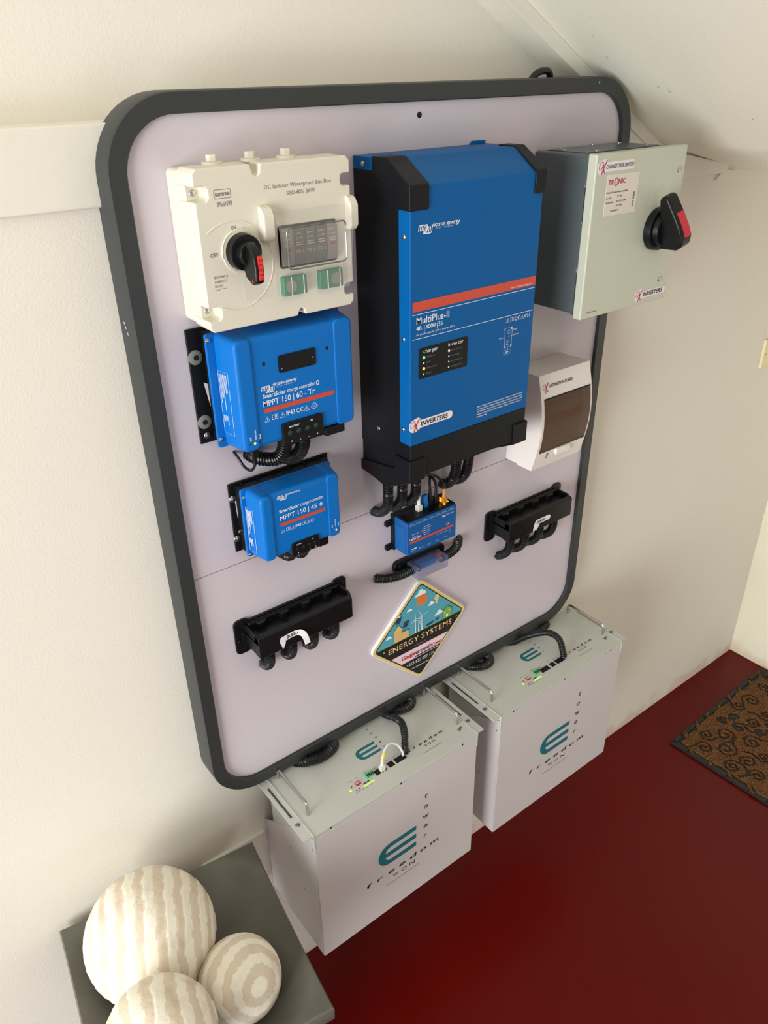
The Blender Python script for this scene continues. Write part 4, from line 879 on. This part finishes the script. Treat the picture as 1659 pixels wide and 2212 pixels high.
b = B(); text(b, pM, 'troni', .1185, .8645, .0395, .0100, .01, .9, .35); b.flat(pM, [(.1190, .8575), (.1930, .8575), (.1930, .8605), (.1190, .8605)]); orient(b, Vector((0, -1, 0))); prints('script_lettering', b, M['ink_k'], t, 'black script lettering')
b = B(); text(b, pL, '+255 622 007 174', .0955, .8400, .0800, .0080, .0, 1.05); text(b, pL, 'www.gadgetronix.net', .1080, .8270, .0520, .0042); prints('phone_lettering', b, M['ink_w'], t)
b = B(); b.flat(pL, circ(.033, .914, .003, 12)); b.flat(pL, circ(.2400, .914, .0025, 12)); orient(b, Vector((0, -1, 0))); prints('screw_dots', b, S['grey'], t)

# ================================================================= BATTERIES
QX, QW, QY, Z0, Z1 = -.2641, .4264, -.2160, .3383, .7252
def battery():
    X0, X1 = QX, QX+QW
    t = thing('battery_unit', 'left wall mounted white battery case, the one nearer the striped balls', 'battery', ((X0+X1)/2, QY/2, Z0), 'white wall mounted batteries')
    side = [(QY, Z0), (0, Z0), (0, .568), (-.150, .680), (QY+.004, .680), (QY, .680)]
    # outer case: front sheet, two cut away side sheets, floor sheet
    part('front_panel', B().box(X0, X1, QY, QY+.0025, Z0, Z1-.0085), M['batt'], t, .0008)
    sp = [(QY+.0026, Z0), (-.001, Z0), (-.001, .568), (-.140, .672), (QY+.0026, .712)]
    s1 = part('side_panel', B().prism(sp, 'x', X0, X0+.0022), M['batt'], t)
    s2 = part('side_panel', B().prism(sp, 'x', X1-.0022, X1), M['batt'], t)
    part('bottom_panel', B().box(X0+.0023, X1-.0023, QY+.0026, -.001, Z0, Z0+.002), M['batt'], t)
    b = B()
    for y, z in ((-.012, .548), (-.030, .45), (-.034, .425), (-.205, .676), (-.11, .585), (-.155, .50)): b.prism([(y-.0022, z), (y+.0012, z+.003), (y+.002, z), (y-.001, z-.003)], 'x', X0-.0003, X0)
    part('vent_slot', b, M['ink_g'], s1)
    # the cell module inside with its lid
    part('module', B().box(X0+.0024, X1-.0024, QY+.0034, -.038, Z0+.004, Z1-.002), M['batt2'], t)
    part('lid', B().prism([(QY, Z1-.0075), (QY, Z1), (-.036, Z1), (-.036, Z1-.0075)], 'x', X0, X1), M['batt2'], t, .0006)
    for x in (-.225, -.052, .119): part('lip_screw', B().dome((x, QY, Z1-.0042), (0, -1, 0), .0026, .2, 10), M['dark'], t)
    for x in (-.211, .10): part('lip_rivet', B().dome((x, QY, Z1-.0042), (0, -1, 0), .0010, .2, 8), M['dark'], t)
    # rack ears with long slots
    for sg, xa in ((-1, X0), (1, X1)):
        xo = xa+sg*.0215
        lo3, hi3 = min(xa, xo), max(xa, xo); b = B(); zt = Z1+.0002; zb = Z1-.0022
        ym0, ym1 = -.152, -.060; sa, sb = (lo3+hi3)/2-.0028, (lo3+hi3)/2+.0028
        b.box(lo3, hi3, QY+.002, ym0, zb, zt); b.box(lo3, hi3, ym1, -.040, zb, zt); b.box(lo3, sa, ym0, ym1, zb, zt); b.box(sb, hi3, ym0, ym1, zb, zt)
        bmesh.ops.remove_doubles(b.bm, verts=b.bm.verts, dist=.00001)
        e = part('rack_ear', b, M['batt2'], t)
        part('ear_flange', B().box(min(xa, xa+sg*.0015), max(xa, xa+sg*.0015), QY-.0012, -.038, Z1-.034 if False else Z1-.002, Z1+.0016), M['batt2'], e)
        part('ear_flange', B().prism([(QY-.001, Z1), (QY-.001, Z1-.036), (QY+.003, Z1-.036), (QY+.003, Z1)], 'x', min(xa, xa+sg*.0012), max(xa, xa+sg*.0012)), M['batt2'], e)
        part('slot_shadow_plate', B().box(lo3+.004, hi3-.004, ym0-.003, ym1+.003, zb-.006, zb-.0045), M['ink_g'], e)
        part('ear_bolt', B().dome(((lo3+hi3)/2, -.1745, zt), (0, 0, 1), .0048, .5), M['dull'], e)
    for x in (-.2455, .1480):
        h = B().tube(spline([(x, -.050, Z1-.001), (x, -.050, Z1+.020), (x, -.053, Z1+.0265), (x, -.060, Z1+.029), (x, -.108, Z1+.029), (x, -.156, Z1+.029), (x, -.163, Z1+.0265), (x, -.166, Z1+.020), (x, -.166, Z1-.001)], .003), .0034, 12)
        part('handle', h, M['steel'], t, smooth=60)
    part('earth_stud', B().dome((.1395, -.182, Z1), (0, 0, 1), .0040, .6).dome((.1465, -.179, Z1), (0, 0, 1), .0032, .3), M['dull'], t)
    # print on the lid
    T = topp(Z1+.0004); F_ = front(QY-.0004)
    def estroke(b, pl, x0, x1, zt, zb):
        """the three barred E with its round left side"""
        H = zt-zb; w_ = H*.2
        def bar(za, zb2, xl): return [(xl, za), (x1, za), (x1, zb2), (xl, zb2)]
        b.flat(pl, bar(zt, zt-w_, x0+H*.5)); b.flat(pl, bar(zb+w_, zb, x0+H*.5))
        out = [(x0+H*.5-H*.5*math.cos(math.radians(a)), (zt+zb)/2+H*.5*math.sin(math.radians(a))) for a in range(-90, 91, 10)]
        inn = [(x0+H*.5-H*.22*math.cos(math.radians(a)), (zt+zb)/2+H*.30*math.sin(math.radians(a))) for a in range(90, -91, -10)]
        xi = x0+H*.5-H*.22*math.sqrt(1-(1/3)**2); n_ = (pl(1, 0)-pl(0, 0)).cross(pl(0, 1)-pl(0, 0))*3e-5; b.flat(lambda a, c: pl(a, c)+n_, bar(zt-H*.4, zt-H*.6, xi-H*.02))
        for i in range(18): b.flat(pl, [out[i], out[i+1], inn[17-i], inn[18-i]])
    b = B(); estroke(b, T, -.0845, -.0300, -.0910, -.1225); orient(b, Vector((0, 0, 1))); prints('logo', b, M['teal'], t, 'teal three barred E')
    b = B(); estroke(b, F_, -.1150, -.0110, .5610, .4960); orient(b, Vector((0, -1, 0))); prints('logo', b, M['teal'], t, 'large teal three barred E')
    b = B()
    for i, ch in enumerate('tower'): text(b, F_, ch, (.0115, .0092, .0070, .0092, .0110)[i], (.629, .597, .566, .535, .503)[i], (.0078, .0118, .0165, .0118, .0072)[i], .0148, .008, 1, .15)
    for i, ch in enumerate('freedom'): text(b, F_, ch, -.1500+.0300*i, .4620, (.0135, .0135, .0180, .0180, .0180, .0180, .0240)[i], .0118, .012, 1, .25)
    for i, ch in enumerate('WON'): text(b, F_, ch, -.0775+.0235*i, .4415, .0155, .0095, 0, 1, .1)
    prints('lettering', b, M['ink_k'], t, 'black lettering on the front')
    b = B(); text(b, F_, 'Powering the Connected Future', -.0940, .4260, .092, .0040, 0, 1, .2); text(b, T, 'Powering the Connected Future', .0350, -.1865, .051, .0028)
    for x, y, s_ in ((-.136, -.152, 'RST'), (-.122, -.152, 'ADS'), (-.098, -.150, 'RS232'), (-.080, -.155, 'RS485'), (-.0430, -.153, 'CAN'), (-.027, -.155, 'RS485/CAN'), (-.140, -.183, 'ON/OFF'), (-.127, -.184, 'RUN  ALM'), (-.105, -.183, 'SOC')): text(b, T, s_, x, y, .0021*len(s_), .0026)
    prints('fine_print', b, M['ink_g'], t)
    b = B()
    for i, ch in enumerate('tower'): text(b, T, ch, -.0215, (-.057, -.0725, -.0880, -.1040, -.120)[i], (.0035, .005, .0065, .005, .0032)[i], .0065, .004, 1, .1)
    for i, ch in enumerate('freedom'): text(b, T, ch, .0120+.0143*i, -.1640, (.006, .006, .0085, .0085, .0085, .0085, .0105)[i], .0075, .015, 1, .1)
    for i, ch in enumerate('WON'): text(b, T, ch, .0490+.0110*i, -.1745, .0065, .0062)
    prints('lettering', b, M['ink_k'], t, 'black lettering on the lid')
    for x0, x1 in ((-.0805, -.0530), (-.0460, -.0320), (-.0275, -.0010)):
        b = B(); b.box(x0, x1, -.1725, -.1585, Z1-.001, Z1+.0004); part('port', b, M['dark'], t)
    part('green_terminal', B().box(-.1020, -.0830, -.1665, -.1560, Z1, Z1+.0055), M['green2'], t, .0006)
    b = B()
    for i in range(4): b.box(-.0995+i*.0042, -.0970+i*.0042, -.1668, -.1600, Z1+.0040, Z1+.0058)
    part('terminal_opening', b, M['dark'], t)
    part('address_switch', B().box(-.1290, -.1180, -.1690, -.1590, Z1, Z1+.0015), M['redg'], t, label='red address switch')
    b = B()
    for i in range(4): b.box(-.1275+i*.0023, -.1262+i*.0023, -.1650, -.1615, Z1+.0015, Z1+.0022)
    part('switch_levers', b, M['white'], t)
    for i in range(6): part('indicator_light', B().dome((-.1160+i*.0046, -.1778, Z1), (0, 0, 1), .0018, .4, 10), M['llg'], t)
    part('indicator_light', B().dome((-.1455, -.1700, Z1), (0, 0, 1), .0026, .4, 10), M['llg'], t, label='round lit power light')
    part('light_slot', B().box(-.1160, -.1010, -.1735, -.1715, Z1, Z1+.0006), M['dark'], t)
    b = B()
    for x, y in ((-.1390, -.1635), (-.1280, -.1765), (-.1355, -.1770)): b.cyl((x, y, Z1), (x, y, Z1+.0005), .0014, .0014, 8)
    part('reset_hole', b, M['dark'], t)
    return t
bat = battery()
def copy_tree(o, parent=None):
    c_ = o.copy(); C.objects.link(c_)
    if parent: c_.parent = parent
    for ch in list(o.children): copy_tree(ch, c_)
    return c_
b2 = copy_tree(bat); b2.location = bat.location+Vector((.5036, .0033, -.0005)); b2['label'] = 'right wall mounted white battery case, the one nearer the doormat'

# leads on the batteries
conduit([(-.198, -.026, .722), (-.192, -.040, .728), (-.176, -.058, .737), (-.150, -.068, .7385), (-.124, -.064, .7385), (-.106, -.050, .730), (-.098, -.030, .722)], .0125, 'black conduit loop over the left battery near its left handle', G)
conduit([(.036, -.030, .722), (.038, -.048, .729), (.039, -.075, .742), (.034, -.110, .756), (.020, -.138, .757), (.006, -.157, .744), (.001, -.164, .7275)], .0082, 'slim black conduit ending in the ports of the left battery', G)
conduit([(.048, -.030, .722), (.056, -.048, .730), (.074, -.064, .737), (.096, -.064, .7375), (.110, -.050, .735), (.106, -.030, .724)], .0110, 'curled black conduit at the back of the left battery lid', G)
conduit([(.428, -.030, .722), (.444, -.046, .730), (.478, -.072, .752), (.504, -.105, .768), (.511, -.135, .765), (.506, -.155, .745), (.503, -.164, .7280)], .0088, 'black conduit arching down into the ports of the right battery', G)
conduit([(.515, -.026, .722), (.525, -.044, .729), (.543, -.056, .735), (.562, -.052, .734), (.570, -.030, .724)], .0100, 'curled black conduit at the back of the right battery under the frame corner', G)
conduit([(.290, -.030, .722), (.300, -.050, .731), (.320, -.070, .7365), (.343, -.068, .7365), (.356, -.050, .731), (.352, -.030, .722)], .0110, 'short black conduit bend over the left end of the right battery', G)
t = thing('patch_lead', 'short white patch lead with yellow tape between ports of the left battery', 'lead', (-.035, -.166, .7252))
part('cable', B().tube(spline([(-.062, -.167, .742), (-.059, -.164, .755), (-.046, -.156, .766), (-.030, -.152, .768), (-.014, -.156, .758), (-.006, -.164, .738), (-.006, -.165, .727)], .002), .0026, 10), M['cable_w'], t)
part('plug', B().box(-.0690, -.0570, -.1720, -.1620, .7255, .7385), M['cable_w'], t, .001); part('boot', B().cyl((-.063, -.167, .738), (-.0610, -.1655, .750), .0042, .003, 10), M['cable_w'], t)
part('yellow_tape', B().tube(spline([(-.0602, -.1650, .752), (-.0555, -.1625, .758), (-.0500, -.159, .7635)], .002), .0031, 10), M['yellow'], t)

# ================================================================= PLANTER AND BALLS
def planter():
    h = .61; cs = [(-.708, -.0095), (-.3344, -.0615), (-.3744, -.4440), (-.7307, -.2045)]
    a = Vector(cs[0]); e = (Vector(cs[1])-a); W_ = .3835; e = Vector((math.cos(math.radians(-7.9)), math.sin(math.radians(-7.9)))); f = Vector((-math.cos(math.radians(82.1))*1.0, -math.sin(math.radians(82.1))))
    a = Vector((-.7070, -.0120)); ctr = a+e*W_/2+f*W_/2
    t = thing('square_planter', 'dark grey square concrete pedestal bowl holding three striped balls', 'pedestal bowl', (ctr.x, ctr.y, 0))
    def P(u, v, s, z): return Vector((ctr.x, ctr.y, 0))+(e*u+f*v).to_3d()*(W_/2*s)+Vector((0, 0, z))
    b = B(); n = 28; V = {}
    for i in range(n+1):
        for j in range(n+1):
            u, v = -1+2*i/n, -1+2*j/n; r = max(abs(u), abs(v)); rr = min(1, (abs(u)**4+abs(v)**4)**.25)
            z = h-.078*(1-min(1, rr)**2.3)
            bow = 1-.012*(1-min(u*u, v*v)) if r > .99 else 1
            V[i, j] = b.bm.verts.new(P(u*bow, v*bow, .985, z))
    for i in range(n):
        for j in range(n): b.bm.faces.new((V[i, j], V[i+1, j], V[i+1, j+1], V[i, j+1]))
    ed = [V[i, 0] for i in range(n)]+[V[n, j] for j in range(n)]+[V[i, n] for i in range(n, 0, -1)]+[V[0, j] for j in range(n, 0, -1)]
    uv = [(-1+2*i/n, -1) for i in range(n)]+[(1, -1+2*j/n) for j in range(n)]+[(-1+2*i/n, 1) for i in range(n, 0, -1)]+[(-1, -1+2*j/n) for j in range(n, 0, -1)]
    prev = ed
    for s_, z in ((1.0, h-.004), (.995, h-.034), (.88, h-.065), (.62, h-.115), (.46, h-.17), (.40, .30), (.42, .12), (.60, .06), (.62, .0005)):  # unseen column kept thin so low light reaches the battery side
        ring = []
        for (u, v) in uv:
            bow = 1-.012*(1-min(u*u, v*v)); ring.append(b.bm.verts.new(P(u*bow, v*bow, s_, z)))
        for k in range(len(ring)): b.bm.faces.new((prev[k], prev[(k+1) % len(ring)], ring[(k+1) % len(ring)], ring[k]))
        prev = ring
    b.bm.faces.new(prev)
    part('bowl', b, M['planter'], t, smooth=50)
planter()
def ball(name, c_, r, axis, nb, label, seed, amp=.012):
    axis = Vector(axis).normalized(); q = Vector((0, 0, 1)).rotation_difference(axis)
    b = B(); lay = b.bm.verts.layers.float.new('band'); n, m = 150, 128; rows = []
    for i in range(m+1):
        la = math.pi*i/m; row = []
        for k in range(n):
            lo = 2*math.pi*k/n; d = Vector((math.sin(la)*math.cos(lo), math.sin(la)*math.sin(lo), math.cos(la)))
            w_ = .16*abs(math.sin(lo*9+2*noise.noise(Vector((lo, la*3, seed)))))*min(1, math.sin(la)*2)+.28*noise.noise(d*2.6+Vector((seed, 0, 0)))
            f = la/math.pi*nb+w_; fr = f-math.floor(f)
            bandv = fr if fr < .92 else (1-fr)/.08*.92
            lift = (1 if int(math.floor(f)) % 2 == 0 else .35)*amp*.35 + amp*.65*bandv
            col = 1.0 if int(math.floor(f)) % 2 == 0 else 0.0
            v = b.bm.verts.new(Vector(c_)+q@(d*(r*(1-amp)+r*lift+r*.003*noise.noise(d*14)))); v[lay] = col; row.append(v)
            if i in (0, m): break
        rows.append(row)
    for i in range(m):
        A, D = rows[i], rows[i+1]
        for k in range(n):
            k2 = (k+1) % n
            if len(A) == 1: b.bm.faces.new((A[0], D[k], D[k2]))
            elif len(D) == 1: b.bm.faces.new((A[k], D[0], A[k2]))
            else: b.bm.faces.new((A[k], D[k], D[k2], A[k2]))
    return solo(name, b, M['wood'], label, 'ball', 'striped wooden balls in the pedestal bowl', smooth=60)
ball('wooden_ball', (-.5808, -.1627, .6600), .1145, (.93, -.36, -.1), 21, 'largest cream striped wooden ball, at the back of the grey bowl', 1)
ball('wooden_ball', (-.4851, -.3090, .6225), .0718, (.16, -.66, .48), 13, 'smallest striped wooden ball showing its round end, at the right of the bowl', 5)
ball('wooden_ball', (-.6395, -.3554, .6960), .0879, (.95, -.22, .1), 15, 'middle sized striped wooden ball at the bottom edge of the photo', 9)
